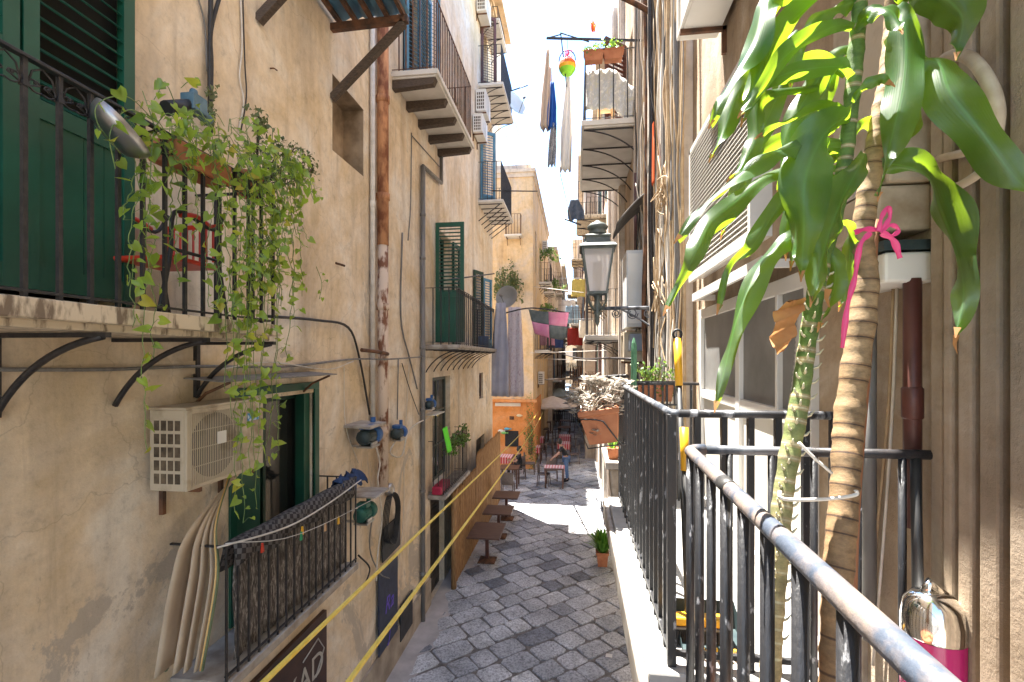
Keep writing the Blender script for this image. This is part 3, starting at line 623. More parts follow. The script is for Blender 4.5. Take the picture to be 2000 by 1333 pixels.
balcony(put(RX,12.9,.55,RF),2.4,.85,RB,1.1,.09,.15,IRON,UNDER,br=3,drop=.4)
balcony(put(RX-.1,16.8,4.6,RF),2.2,.95,RB,1.1,.09,.14,IRON,STAINED,br=3,drop=.4)

# ================================================================== THINGS
# ------------------------------------------------------------------ air conditioners
def ac(M, w, h, d, label, m=CREAM, group=None, name='air_conditioner', brk=True, fan=True):
    c=M@Vector((0,0,0)); t=thing(name,label,'air conditioner',tuple(c),group)
    b=MB(M); b.box(-w/2,w/2,-d+.02,-.03,0,h); b.box(-w/2-.012,w/2+.012,-d+.0,-.02,h,h+.018); fw=w*.68
    b.box(-w/2,-w/2+.04,-d,-d+.021,0,h); b.box(-w/2+fw,w/2,-d,-d+.021,0,h); b.box(-w/2+.04,-w/2+fw,-d,-d+.021,0,.03); b.box(-w/2+.04,-w/2+fw,-d,-d+.021,h-.03,h)
    o=b.build('casing',m,t,bev=.006)
    if fan:
        k=MB(M); k.lathe([(.001,0),(h*.42,0)],(-w/2+fw/2,-d+.017,h/2),24,'y'); k.build('fan',DARK,t)
        g_=MB(M); n=int(fw/.018)
        for i in range(n+1): x=-w/2+.04+(fw-.04)*i/n; g_.box(x-.003,x+.003,-d-.004,-d+.0,.03,h-.03)
        for i in range(5): z=.03+(h-.06)*i/4; g_.box(-w/2+.04,-w/2+fw,-d+.0005,-d+.006,z-.003,z+.003)
        g_.build('grille',m,t)
        g2=MB(M)
        for i in range(4):
            for j in range(5): g2.box(-w/2-.004,-w/2+.0,-d+.05+i*(d-.1)/4,-d+.05+(i+.7)*(d-.1)/4,.05+j*(h-.1)/5,.05+(j+.75)*(h-.1)/5)
        g2.build('side_vents',mat('vent_brown',(.05,.035,.022),(.15,.11,.07),.8,14),t)
        g3=MB(M); g3.box(-w/2+fw*.5,-w/2+fw*.5+.09,-d-.008,-d-.004,h*.5,h*.5+.09); g3.build('badge',WHITE,t)
    if brk:
        for x in (-w*.35,w*.35): k=MB(M); k.bar((x,0,-.015),(x,-d,-.015),.03); k.bar((x,-.015,-.2),(x,-.015,0),.03); k.build('wall_bracket',RUST,t)
    return t
t=ac(put(LX,3.33,-.90,LF),.80,.55,.31,'yellowed air conditioner with vine trailing over it, beside the dark green doorway')
k=MB(put(LX,3.33,-.90,LF)); k.box(.20,.34,-.318,-.314,.40,.46); k.build('label_sticker',mat('sticker_blue',(.05,.25,.45),(.6,.65,.7),.4,30,lo=.45,hi=.55),t)
ac(put(LX,14.1,7.15,LF),.8,.6,.32,'small white air conditioner under the upper far balcony on the left facade',WHITE)
ac(put(LX,14.2,11.2-1.1,LF),.8,.6,.32,'white air conditioner high up beneath the roof cornice on the left',WHITE)
ac(put(LX,13.7,6.35,LF),.8,.5,.3,'second white air conditioner just below the small one on the left facade',WHITE)
ac(put(X2,24.4,-1.3,LF),.8,.6,.3,'white air conditioner low on the side of the yellow corner house',WHITE)
ac(put(X2,27.6,6.0,LF),.8,.6,.3,'white air conditioner high on the corner house near its roof edge',WHITE)
ac(put(RX,3.45,2.45,RF),.85,.6,.33,'white air conditioner at the top of the picture above the louvred box',WHITE,fan=False)
ac(put(RX,7.5,-.05,RF),.5,.42,.4,'small boxy white unit on the wall under the street lantern',CREAM,fan=False)
# louvred box above the white doors
Mx=put(RX,3.65,.69,RF); t=thing('louvred_box','long white louvred ventilation box above the white glazed doors','ventilation box',(RX-.1,3.5,.62))
b=MB(Mx); w_,h,d=1.5,1.12,.12; b.box(-w_/2,w_/2,-d+.03,0,0,h); b.box(-w_/2,-w_/2+.04,-d,-d+.03,0,h); b.box(w_/2-.04,w_/2,-d,-d+.03,0,h); b.box(-w_/2,w_/2,-d-.002,-d+.03,-.03,.03); b.box(-w_/2,w_/2,-d,-d+.03,h-.04,h); b.build('casing',ALU,t)
b=MB(Mx)
for i in range(32): z=.04+i*.033; b.add([(-w_/2+.04,-d,z),(w_/2-.04,-d,z),(w_/2-.04,-d+.028,z+.026),(-w_/2+.04,-d+.028,z+.026),(-w_/2+.04,-d,z-.006),(w_/2-.04,-d,z-.006)],[(0,1,2,3),(4,5,1,0)])
b.build('slats',ALU,t)
t=thing('door_canopy','small grey corrugated canopy between the louvred box and the white doors','canopy',(RX-.15,3.2,.5))
b=MB(); b.add([(RX-.16,2.55,.50),(RX-.16,4.0,.50),(RX-.0,4.0,.56),(RX-.0,2.55,.56),(RX-.16,2.55,.512),(RX-.16,4.0,.512),(RX-.0,4.0,.572),(RX-.0,2.55,.572)],[(3,2,1,0),(4,5,6,7),(0,1,5,4),(1,2,6,5),(2,3,7,6),(3,0,4,7)]); b.build('roof_sheet',GREYP,t)
b=MB(); b.box(RX-.16,RX-.02,2.56,2.60,.455,.495); b.box(RX-.16,RX-.02,3.95,3.99,.455,.495); b.box(RX-.185,RX-.161,2.55,4.0,.45,.51); b.build('frame',ALU,t)
# boiler behind the cane plant
t=thing('wall_boiler','cream wall boiler with warning sticker behind the cane plant trunk','boiler',(RX-.06,1.8,.2))
b=MB(); b.box(RX-.135,RX,1.645,1.98,.55,1.25); b.box(RX-.15,RX,1.62,1.99,1.25,1.27); b.build('casing',CREAM,t,bev=.012)
b=MB(); b.box(RX-.16,RX,1.66,1.96,.40,.545); b.add([(RX-.16,1.66,.545),(RX-.16,1.96,.545),(RX-.135,1.96,.60),(RX-.135,1.66,.60)],[(0,1,2,3)]); b.build('lower_hood',CREAM,t,bev=.012)
b=MB(); b.box(RX-.15,RX,1.64,1.92,.235,.33); b.build('valve_box',WHITE,t,bev=.01)
b=MB(); b.box(RX-.155,RX,1.635,1.93,.335,.365); b.build('seal_strip',PUMPD,t)
b=MB(); b.add([(RX-.1,1.643,.60),(RX-.05,1.643,.60),(RX-.075,1.643,.645)],[(0,1,2)]); b.build('warning_sticker',YEL,t)
b=MB(); b.box(RX-.115,RX-.06,1.641,1.6435,.95,1.08); b.build('data_plate',WHITE,t)
line('flexible_hose','fat cream hose curving out of the boiler top to the ribbed wall','hose',[W(1815,150,t=1.42),W(1850,112,t=1.3),W(1890,112,t=1.2),W(1925,150,t=1.12),W(1948,215,t=1.1),W(1940,290,t=1.14)],.0145,CREAM,n=12)
line('short_hose','short cream hose stub leaving the boiler side, the upper one','hose',[W(1835,310,t=1.4),W(1880,300,t=1.25),W(1905,292,t=1.17)],.011,CREAM,n=10)
line('short_hose','short cream hose stub leaving the boiler side, the lower one','hose',[W(1838,378,t=1.4),W(1880,360,t=1.25),W(1920,335,t=1.14)],.011,CREAM,n=10)
# ------------------------------------------------------------------ pipes and cables on the left wall
def vpipe(u,X,v0,v1,r,m,name,label,cat='pipe',collars=0,Y=None,n=12):
    p0=W(u,v0,X=X); p1=W(u,v1,X=X); t=thing(name,label,cat,(p0.x,p0.y,min(p0.z,p1.z)))
    b=MB(); b.tube([p0,p1],r,n); b.build('pipe',m,t)
    for i in range(collars):
        z=p1.z+(p0.z-p1.z)*(i+.5)/collars; b=MB(); b.lathe([(r,-.05),(r*1.18,-.045),(r*1.2,.045),(r,.05)],(p0.x,p0.y,z),n); b.build('collar',m,t)
    return t
RUSTP=mat('flaking_rust_pipe',(.20,.08,.04),(.66,.52,.40),.85,5,bs=.5,bsc=40,st=(2,2,.8),lo=.40,hi=.50)
RUSTP2=mat('flaking_orange_pipe',(.19,.065,.03),(.55,.27,.13),.85,4,bs=.5,bsc=40,st=(2,2,.8),lo=.4,hi=.6)
vpipe(748,LX+.12,-90,480,.082,RUSTP2,'downpipe','fat rusty cast iron downpipe, its flaking orange upper length on the left wall',collars=3)
vpipe(748,LX+.12,480,960,.078,RUSTP,'downpipe','lower flaking cream and rust length of the fat downpipe beside the blue pumps',collars=2)
vpipe(728,LX+.05,-60,860,.035,WPIPE,'thin_pipe','slim white pipe running up beside the fat rusty downpipe',collars=3)
t=thing('grey_pipe','long grey drain pipe with elbow running down to the street','pipe',(LX+.06,WY(826,LX+.06),G))
b=MB(); A=W(826,1215,X=LX+.06); Bt=W(826,325,X=LX+.06); Cc=W(862,358,X=LX+.06); D=W(862,285,X=LX+.06); b.tube([A,Bt,],.045,10); b.tube([Bt,Cc,D],.04,10); b.build('pipe',GREYP,t)
for v in (420,505,680,800,960,1120): b=MB(); p=W(826,v,X=LX+.06); b.lathe([(.045,-.03),(.055,-.02),(.055,.02),(.045,.03)],p,12); b.build('collar',GREYP,t)
line('cable','pair of black cables coming down behind the near vine','cable',[W(433,-20,X=LX+.04),W(412,60,X=LX+.04),W(413,130,X=LX+.04),W(410,240,X=LX+.04)],.016,BCABLE)
line('cable','thick black cable dropping from the top edge above the vine','cable',[W(412,-20,X=LX+.05),W(410,120,X=LX+.05),W(411,260,X=LX+.05)],.018,BCABLE)
line('cable','thin grey cable hanging crooked down the upper left wall','cable',[W(385,-10,X=LX+.02),W(400,50,X=LX+.02),W(405,140,X=LX+.02)],.007,GREYP)
line('cable','pale twisted cable pair beside the geranium','cable',[W(470,-10,X=LX+.02),W(473,90,X=LX+.02),W(468,150,X=LX+.02),W(476,200,X=LX+.02),W(466,255,X=LX+.02)],.007,WCABLE)
line('cable','dark thin wire beside the pale twisted cable pair','cable',[W(474,-10,X=LX+.03),W(478,120,X=LX+.03),W(481,190,X=LX+.03),W(470,260,X=LX+.03)],.006,BCABLE)
line('cable_bundle','long grey cable bundle strung level along the whole left wall','cable',[W(-20,722,X=LX+.05),W(200,722,X=LX+.05),W(390,716,X=LX+.05),W(560,716,X=LX+.05),W(690,702,X=LX+.05),W(760,702,X=LX+.2),W(830,697,X=LX+.05)],.013,GREYP)
line('cable','thin white line above the grey bundle looping over the small doorway','cable',[W(430,722,X=LX+.06),W(530,708,X=LX+.06),W(640,722,X=LX+.06),W(690,706,X=LX+.06)],.006,WCABLE)
line('cable','thick black cable bending down to the blue pump','cable',[W(520,618,X=LX+.05),W(620,626,X=LX+.05),W(680,640,X=LX+.05),W(702,700,X=LX+.05),W(722,810,X=LX+.05)],.016,BCABLE)
line('cable','short dark pipe stub tied to the rusty downpipe','pipe',[W(706,684,X=LX+.1),W(740,688,X=LX+.2),W(757,692,X=LX+.2)],.028,RUST)
line('cable','thin hanging wire with a hook right of the rusty pipe','cable',[W(804,260,X=LX+.02),W(802,400,X=LX+.02),W(797,470,X=LX+.02)],.01,GREYP)
line('cable','thin wire slanting to the drain elbow','cable',[W(804,265,X=LX+.02),W(862,330,X=LX+.02)],.01,GREYP,smooth=False)
line('cable','black cable rising beside the hanging hook','cable',[W(786,455,X=LX+.02),W(783,620,X=LX+.02),W(800,700,X=LX+.04),W(815,760,X=LX+.02)],.014,GREYP)
line('cable','long brown wire slanting down to the grey pipe','cable',[W(785,710,X=LX+.03),W(800,760,X=LX+.03),W(818,810,X=LX+.03)],.008,BCABLE)
line('cable','white hose looping out of the hanging blue pump','hose',[W(772,862,X=LX+.1),W(762,885,X=LX+.12),W(785,890,X=LX+.1),W(800,840,X=LX+.1),W(838,815,X=LX+.06)],.013,WCABLE)
line('cable','white flex dropping from the shelf pump to the coiled cable','cable',[W(735,875,X=LX+.15),W(742,905,X=LX+.15),W(738,940,X=LX+.15),W(746,1010,X=LX+.15),W(738,1080,X=LX+.1),W(735,1135,X=LX+.1)],.012,WCABLE)
line('cable','loose white wire loop left of the shelf pump','cable',[W(672,712,X=LX+.02),W(675,830,X=LX+.02),W(700,905,X=LX+.02)],.005,WCABLE)
line('cable','grey flex running from the green pump to the black boards','cable',[W(730,990,X=LX+.1),W(722,1070,X=LX+.06),W(742,1120,X=LX+.06),W(760,1130,X=LX+.06)],.01,GREYP)
line('cable','pale wire hanging between coil and grey drain','cable',[W(800,700,X=LX+.02),W(790,880,X=LX+.02),W(788,1010,X=LX+.02),W(775,1130,X=LX+.02)],.006,WCABLE)
line('cable','thin conduit dropping into the hanging blue pump','cable',[W(778,700,X=LX+.03),W(776,820,X=LX+.03)],.01,GREYP,smooth=False)
line('cable','dark twisted wires beneath the low balcony end','cable',[W(700,1085,X=LX+.05),W(722,1110,X=LX+.05),W(712,1145,X=LX+.05)],.012,BCABLE)
# cable coil
t=thing('cable_coil','black garden hose coiled on a steel reel on the left wall','hose reel',tuple(W(765,1010,X=LX+.08)))
b=MB(); pc=W(764,1005,X=LX+.08)
for k_ in range(5):
    b.tube([(LX+.05+.02*k_+.01*math.sin(a*3),pc.y+(.27-.006*k_)*math.cos(a),pc.z-.06+(.36+.008*k_)*math.sin(a)) for a in [j*PI/12 for j in range(25)]],.009,6,False)
b.build('hose',BCABLE,t); b=MB(); b.lathe([(.0,.0),(.07,.0),(.1,.03),(.1,.09),(.05,.12),(0,.12)],(LX,pc.y,pc.z+.38),16,'x'); b.build('reel',STEEL,t)
# blue pumps
def pump(u,v,X,s,m,label,shelf=False):
    p=W(u,v,X=X); t=thing('water_pump',label,'pump',tuple(p)); M=Matrix.Translation(p)@Matrix.Scale(s,4)
    b=MB(M); b.lathe([(0,-.17),(.07,-.17),(.085,-.14),(.085,.04),(.075,.06),(.075,.12),(.03,.13)],(0,0,0),16,'y')
    for k_ in range(12): a=k_*PI/6; b.bar((.083*math.cos(a),-.12,.083*math.sin(a)),(.083*math.cos(a),.03,.083*math.sin(a)),.012,.02,up=(math.cos(a),0,math.sin(a)))
    b.build('motor',PUMPD if m is not PUMPG else PUMPG,t)
    b=MB(M); b.box(-.07,.07,-.1,.03,.085,.14); b.lathe([(0,.06),(.1,.06),(.11,.08),(.11,.16),(.06,.19),(0,.19)],(0,0,0),16,'y'); b.tube([(0,.12,.1),(0,.12,.2)],.03,10); b.build('pump_head',m,t,bev=.004)
    b=MB(M); b.box(-.09,.09,-.12,.1,-.12,-.1); b.box(-.08,-.06,-.08,.06,-.1,-.06); b.box(.06,.08,-.08,.06,-.1,-.06); b.bar((-.35,0,-.115),(.0,0,-.115),.04,.02); b.build('foot_plate',STEEL,t)
    return t
pump(720,852,LX+.22,1.15,PUMPB,'dark blue motor pump tucked beneath the slanted stone shelf')
pump(778,846,LX+.12,.95,PUMPB,'bright blue pump hanging from a conduit right of the rusty downpipe')
pump(840,790,LX+.15,.85,PUMPB,'blue pump on a small bracket beside the narrow window')
pump(712,1002,LX+.25,1.0,PUMPG,'green pump under the lower tray at the end of the low balcony')
t=MB(); p=W(712,830,X=LX+.15); t.add([(LX,p.y-.28,p.z+.0),(LX+.36,p.y-.3,p.z-.015),(LX+.36,p.y+.22,p.z-.015),(LX,p.y+.22,p.z+.0),(LX,p.y-.28,p.z+.03),(LX+.36,p.y-.3,p.z+.015),(LX+.36,p.y+.22,p.z+.015),(LX,p.y+.22,p.z+.03)],[(3,2,1,0),(4,5,6,7),(0,1,5,4),(1,2,6,5),(2,3,7,6),(3,0,4,7)]); tag(t.build('stone_shelf',MARBLE),'thin grey stone shelf sheltering the dark blue pump','shelf')
t=MB(); p=W(722,965,X=LX+.25); t.box(LX,LX+.42,p.y-.2,p.y+.25,p.z,p.z+.02); tag(t.build('tray_shelf',MARBLE),'white tray shelf above the green pump at the end of the low balcony','shelf')
t=MB(); p=W(840,808,X=LX+.1); t.box(LX,LX+.25,p.y-.1,p.y+.5,p.z-.03,p.z-.01); tag(t.build('bracket_shelf',WHITE),'tiny white shelf under the blue pump by the narrow window','shelf')
# canopy over low doorway
t=thing('door_canopy','thin rusty sheet canopy over the dark green doorway','canopy',(LX+.2,4.4,-.2))
b=MB(); y0,y1=WY(430,LX+.3),WY(655,LX+.3); b.add([(LX+.32,y0,-.18),(LX+.32,y1,-.18),(LX,y1,-.155),(LX,y0,-.155),(LX+.32,y0,-.17),(LX+.32,y1,-.17),(LX,y1,-.145),(LX,y0,-.145)],[(3,2,1,0),(4,5,6,7),(0,1,5,4),(1,2,6,5),(2,3,7,6),(3,0,4,7)]); b.build('sheet',GREYP,t)
for y in (y0+.1,y1-.12): b=MB(); b.tube([(LX,y,-.36),(LX+.1,y,-.27),(LX+.3,y,-.185)],.012,6); b.build('bracket',RUST,t)
# top-left rusty frame with blue sheeting (underside of an upper balcony)
t=thing('blue_platform','rusty upper platform with blue sheeting seen from below, carried on slanted beams','platform',(LX+.4,5.4,5.2))
zz=4.05
b=MB(); 
yA=WY(606,LX); yB=5.35
b.bar((LX,5.45,3.95),(LX+.95,5.45,3.97),.07,.08); b.bar((LX,4.1,3.95),(LX+.95,4.1,3.97),.07,.08)
for i in range(5): b.bar((LX+.1+i*.2,3.9,4.02),(LX+.1+i*.2,5.5,4.02),.045,.05)
b.build('beams',RUST,t)
for y_ in (4.1,5.45): b=MB(); b.bar((LX,y_,3.1),(LX+.9,y_,3.93),.07,.08); b.build('brace',WOODD,t)
b=MB(); b.sheet([[(LX+.02+.93*j/24,y,4.07+.02*math.sin(j*1.6)) for j in range(25)] for y in (3.85,5.5)]); b.build('blue_sheet',BLUE,t,solid=.01)
# niche bits, hooks
line('wall_hook','small rusty hook stuck in the plain plaster left of the white pipe','hook',[W(655,514,X=LX),W(668,518,X=LX+.05),W(674,520,X=LX+.08)],.014,RUST)
line('wall_hook','tiny iron loop on the upper plaster beneath the platform brace','hook',[W(528,134,X=LX),W(535,134,X=LX+.05),W(541,138,X=LX+.03)],.007,RUST)
# street level boards with graffiti
def board(name,label,u0,u1,v0,v1,X,m,th=.02):
    a=W(u0,v0,X=X); c=W(u1,v1,X=X); zt=a.z; zb=W(u0,v1,X=X).z
    b=MB(); b.box(X-th,X,min(a.y,c.y),max(a.y,c.y),zb,zt); o=b.build(name,m); tag(o,label,'board'); return o,min(a.y,c.y),max(a.y,c.y),zb,zt
def text_mesh(s,size,M,m,parent,ext=.002,name='lettering',shear=0):
    cu=bpy.data.curves.new('t','FONT'); cu.body=s; cu.size=size; cu.extrude=ext; cu.align_x='CENTER'; cu.shear=shear
    tmp=bpy.data.objects.new('t',cu); me=bpy.data.meshes.new_from_object(tmp); bpy.data.objects.remove(tmp); me.name=name
    me.transform(M); off=ORG.get(parent,Vector((0,0,0))); me.transform(Matrix.Translation(-off)); me.materials.append(m)
    o=bpy.data.objects.new(name,me); C.objects.link(o); o.parent=parent; return o
BOARD=mat('black_board',(.012,.013,.016),(.03,.032,.04),.6,8); NAVY=mat('navy_board',(.012,.018,.045),(.03,.04,.08),.5,8)
BRSIGN=mat('brown_sign',(.035,.014,.01),(.06,.025,.018),.5,5); LETT=mat('grey_letters',(.45,.43,.40),None,.6); VIOL=mat('violet_graffiti',(.10,.06,.42),(.16,.1,.55),.6,9)
FACE=lambda x,y,z: Matrix.Translation((x,y,z))@Matrix.Rotation(R(90),4,'Z')@Matrix.Rotation(R(90),4,'X')
o,ya,yb,zb,zt=board('menu_board','navy board painted with violet scrawl low on the left wall',741,777,1120,1285,LX+.06,NAVY)
zb=G+.45; text_mesh('Ra',.34,FACE(LX+.064,(ya+yb)/2,-3.85),VIOL,o,shear=.3); text_mesh('J',.3,FACE(LX+.064,(ya+yb)/2,-4.3),VIOL,o,shear=.3)
o,ya,yb,zb,zt=board('utility_cover','black meter cover above the navy board',748,782,1035,1100,LX+.05,BOARD)
o,ya,yb,zb,zt=board('utility_cover','black cover plate next to the grey drain foot',783,806,1185,1255,LX+.05,BOARD)
# sign under the low balcony
t=thing('shop_sign','dark brown shop sign with thin grey letters under the low balcony','sign',(LX+.05,4.3,-4.2))
b=MB(); b.box(LX,LX+.05,3.2,5.25,-4.4,-2.9); b.build('panel',BRSIGN,t,bev=.005)
text_mesh('LEKAD',.36,FACE(LX+.054,4.62,-3.52),LETT,t); k=MB(); k.tube([(LX+.055,4.75,-3.2),(LX+.055,5.05,-3.12),(LX+.055,5.18,-3.3),(LX+.055,5.0,-3.52)],.008,5); k.build('swoosh',LETT,t)
b=MB(); b.box(LX+.051,LX+.058,4.4,5.12,-4.35,-3.75); b.build('blue_panel',mat('sign_blue',(.02,.14,.36),(.03,.18,.42),.4),t)
text_mesh('A',.3,FACE(LX+.06,4.9,-4.1),LETT,t)
# beige folded awning strips hanging by the low balcony
STRIP=mat('beige_slat',(.46,.35,.24),(.56,.45,.32),.6,4); STRG=mat('olive_slat',(.12,.17,.09),(.2,.26,.14),.6,4); YSTR=mat('mustard_slat',(.62,.4,.14),(.68,.46,.18),.6,4)
t=thing('folded_blind','bundle of beige and olive blind strips hanging folded left of the low balcony','blind',(LX+.3,3.2,-2.4))
for i,(uu,wd,mm,xo) in enumerate(((322,46,STRIP,.19),(326,10,STRG,.13),(350,30,STRIP,.27),(366,20,STRIP,.31),(384,14,STRIP,.36),(396,8,STRG,.43),(391,5,YSTR,.45))):
    top=W(466-i*3,925,X=LX+.05); ml=W(400+(uu-350)*.5,1025,X=LX+.10+xo*.4); m2=W(uu+30,1130,X=LX+xo); bt=W(uu,1310,X=LX+xo+.03)
    P=spline([top,ml,m2,bt],7); b=MB(); n=len(P); hw=[ (.014+.026*min(1,j/(n*.45)))*wd/22 for j in range(n)]
    grid=[[p+Vector((.006*math.sin(k*1.3),(k-2)*.5*hw[j],0.0)) for k in range(5)] for j,p in enumerate(P)]
    b.sheet(grid); b.build('strip',mm,t,solid=.006)
# woven rug over low balcony, clothes lines and pegs
t=MB(); Xr_=LX+.40; grid=[]
for i in range(26):
    y=3.18+1.92*i/25; wv=.015*math.sin(i*1.4)
    sag=.02*math.sin(i*.8)
    grid.append([(Xr_-.06+wv,y,-1.55),(Xr_-.01,y,-1.335+sag*.2),(Xr_+.055,y,-1.33),(Xr_+.075+wv,y,-1.40+sag),(Xr_+.085+wv*1.4,y,-1.50+sag*1.5)])
t.sheet(grid); tag(t.build('woven_throw',MAT_RUG,solid=.008),'dark checked woven throw folded over the low balcony rail','throw')
t=MB(); t.sheet([[(Xr_-.03+.01*math.sin(i*1.9+j),3.3+1.75*i/30,-2.25+.86*j/8) for j in range(9)] for i in range(31)])
RUGS=pattern('striped_rug',(.05,.042,.038),(.10,.085,.075),5,'noise',st=(1,14,2),c=(.42,.39,.36)); tag(t.build('hanging_rug',RUGS,solid=.006),'grey striped rug hung inside the low balcony bars','rug')
line('clothes_line','white fringed cord sagging along the low balcony front','cord',[W(425,1070,X=LX+.5),W(560,1030,X=LX+.58),W(640,985,X=LX+.58),W(705,938,X=LX+.5)],.007,WCABLE)
line('clothes_line','thin line with pegs strung outside the low balcony','cord',[W(440,1062,X=LX+.55),W(590,1042,X=LX+.68),W(750,965,X=LX+.6)],.003,WCABLE)
for i,(u,v,c,nm) in enumerate(((512,1068,REDP,'red'),(590,1035,YEL,'yellow'),(588,1045,mat('green_peg',(.03,.3,.12)),'green'),(635,1028,mat('wood_peg',(.6,.35,.18)),'wooden'),(661,1015,YEL,'amber'))):
    p=W(u,v,X=LX+.64-(.1 if i==0 else 0)); b=MB(); b.bar(p+Vector((0,-.006,-.045)),p+Vector((0,.004,.025)),.012); b.bar(p+Vector((0,.012,-.045)),p+Vector((0,.004,.025)),.012); b.tube([p+Vector((-.01,.004,.0)),p+Vector((.01,.004,.0))],.005,6)
    tag(b.build('clothes_peg',c),f'{nm} clothes peg clipped on the line at the low balcony','clothes peg')
b=MB(); rr=random.Random(5); c0=W(680,940,X=LX+.38)
b.sheet([[c0+Vector((.18*(j/10-.5)+.03*math.sin(i*2+j),.55*(i/12-.5),.10-abs(j/10-.5)*.28+.03*math.sin(i*1.7+j*.9)-i*.002)) for j in range(11)] for i in range(13)])
tag(b.build('blue_cloth',mat('navy_cloth',(.015,.035,.10),(.03,.06,.15),.9,10),solid=.01),'crumpled navy cloth thrown over the far end of the low balcony rail','cloth')
# vent holes beside doorway etc
# ------------------------------------------------------------------ vine and clutter on the near balcony
def heart(b, p, n, s, up, tint):
    n=n.normalized(); a=up-n*up.dot(n); a=a.normalized() if a.length>1e-4 else n.orthogonal().normalized(); c=n.cross(a)
    pr=[(0,.0),(.34,.22),(.5,-.05),(.38,-.42),(0,-1.),(-.38,-.42),(-.5,-.05),(-.34,.22)]
    vs=[p]+[p+(c*x+a*y)*s+n*(abs(x)*.22-.0*y)*s+n*(-.25*y*y)*s for x,y in pr]; b.t=tint
    b.add(vs,[(0,k,k%8+1) for k in range(1,9)],True)
def strand(st, lf, P, rr, dens=.05, s=.045, r=.0026, yel=.55):
    st.tube(P,r,4,False); L=0
    for i in range(1,len(P)):
        seg=(P[i]-P[i-1]); L+=seg.length
        if L>dens:
            L=rr.uniform(-dens*.35,dens*.3); off=Vector((rr.uniform(-.02,.05),rr.uniform(-.045,.045),rr.uniform(-.03,.025))); q=P[i]+off
            st.tube([P[i],P[i]+off*.6+Vector((0,0,.012)),q],.0013,3,False)
            nn=Vector((rr.uniform(-.3,1),rr.uniform(-1,.6),rr.uniform(-.3,1.1)))
            heart(lf,q,nn,s*rr.choice((.5,.7,.9,1.1,1.35)),Vector((rr.gauss(0,.7),rr.gauss(0,.8),rr.uniform(.1,1))),min(1,max(.02,rr.gauss(yel,.28))))
t=thing('trailing_vine','lush trailing pothos vine spilling over the near left balcony railing','plant',(LX+.7,3.0,.9))
st,lf=MB(),MB(); rr=random.Random(21)
ends=[(285,880,-2.2),(300,700,-2.18),(262,640,-2.2),(460,1000,-2.15),(500,985,-2.13),(478,1020,-2.1),(520,900,-2.12),(440,760,-2.15),(545,880,-2.1),(560,700,-2.12),(488,930,-2.12),(470,860,-2.13),(495,900,-2.1),(450,820,-2.14),(505,800,-2.1),(600,470,-2.1),(590,540,-2.12),
      (240,430,-2.2),(250,560,-2.18),(330,480,-2.2),(350,560,-2.2),(380,470,-2.18),(410,600,-2.16),(430,640,-2.16),(455,700,-2.15),(470,620,-2.13),(490,680,-2.12),(510,620,-2.1),(530,560,-2.1),(550,500,-2.1),(570,620,-2.1)]
for (u,v,X) in ends:
    u0=min(560,max(250,u+rr.uniform(-50,30))); v0=235+ (u0-220)*.2+rr.uniform(-15,25)
    a=W(u0,v0,X=X-.05); e_=W(u,v,X=X); m1=a.lerp(e_,.33)+Vector((.05,rr.uniform(-.06,.06),.04)); m2=a.lerp(e_,.66)+Vector((.02,rr.uniform(-.05,.05),0))
    P=spline([a,m1,m2,e_],9); P=[p+Vector((rr.gauss(0,.006),rr.gauss(0,.007),0)) for p in P]
    strand(st,lf,P,rr,.062,.05)
for i in range(95):     # the tangled mass at the top
    u=rr.uniform(270,600); v=215+(u-240)*.30+rr.gauss(10,28); a=W(u,v,X=rr.uniform(-2.32,-2.08))
    dv=Vector((rr.uniform(-.05,.12),rr.uniform(-.16,.22),rr.uniform(-.34,.08))); m_=a+dv*.5+Vector((0,0,rr.uniform(.0,.1)))
    strand(st,lf,spline([a,m_,a+dv],6),rr,.05,.052)
for i in range(52):     # dense lower curtain
    u=rr.gauss(490,42); v=rr.uniform(330,560); a=W(u,v,X=rr.uniform(-2.25,-2.05)); dv=Vector((rr.uniform(-.03,.05),rr.uniform(-.09,.12),-rr.uniform(.1,.3)))
    strand(st,lf,spline([a,a+dv*.5+Vector((.02,.03,0)),a+dv],5),rr,.055,.046)
strand(st,lf,spline([W(300,235,X=-2.2),W(250,190,X=-2.15),W(195,200,X=-2.1),W(190,240,X=-2.1),W(235,300,X=-2.12)],7),rr,.12,.05)
strand(st,lf,spline([W(300,235,X=-2.2),W(250,215,X=-2.15),W(215,260,X=-2.1),W(225,330,X=-2.1)],7),rr,.12,.05)
st.build('stems',mat('vine_stem',(.10,.17,.04),(.2,.28,.08),.6,10),t); lf.build('leaves',POTH,t)
def pot(b, p, r, h, taper=.72, n=20, sq=False): b.lathe([(0,0),(r*taper,0),(r*.95,h*.85),(r*1.08,h*.86),(r*1.08,h),(r*.93,h),(r*.9,h*.9),(0,h*.9)],p,4 if sq else n,smooth=not sq,ph=PI/4 if sq else 0)
b=MB(); p=W(485,385,X=-2.45); pot(b,p,.10,.17); tag(b.build('flower_pot',TERRA),'round terracotta pot half hidden in the trailing vine','pot')
b=MB(); p=W(330,320,X=-2.33); b.box(p.x-.09,p.x+.09,p.y-.05,p.y+.4,p.z,p.z+.13); tag(b.build('vine_planter',TERRA,bev=.01),'long terracotta trough under the vine behind the handrail','planter')
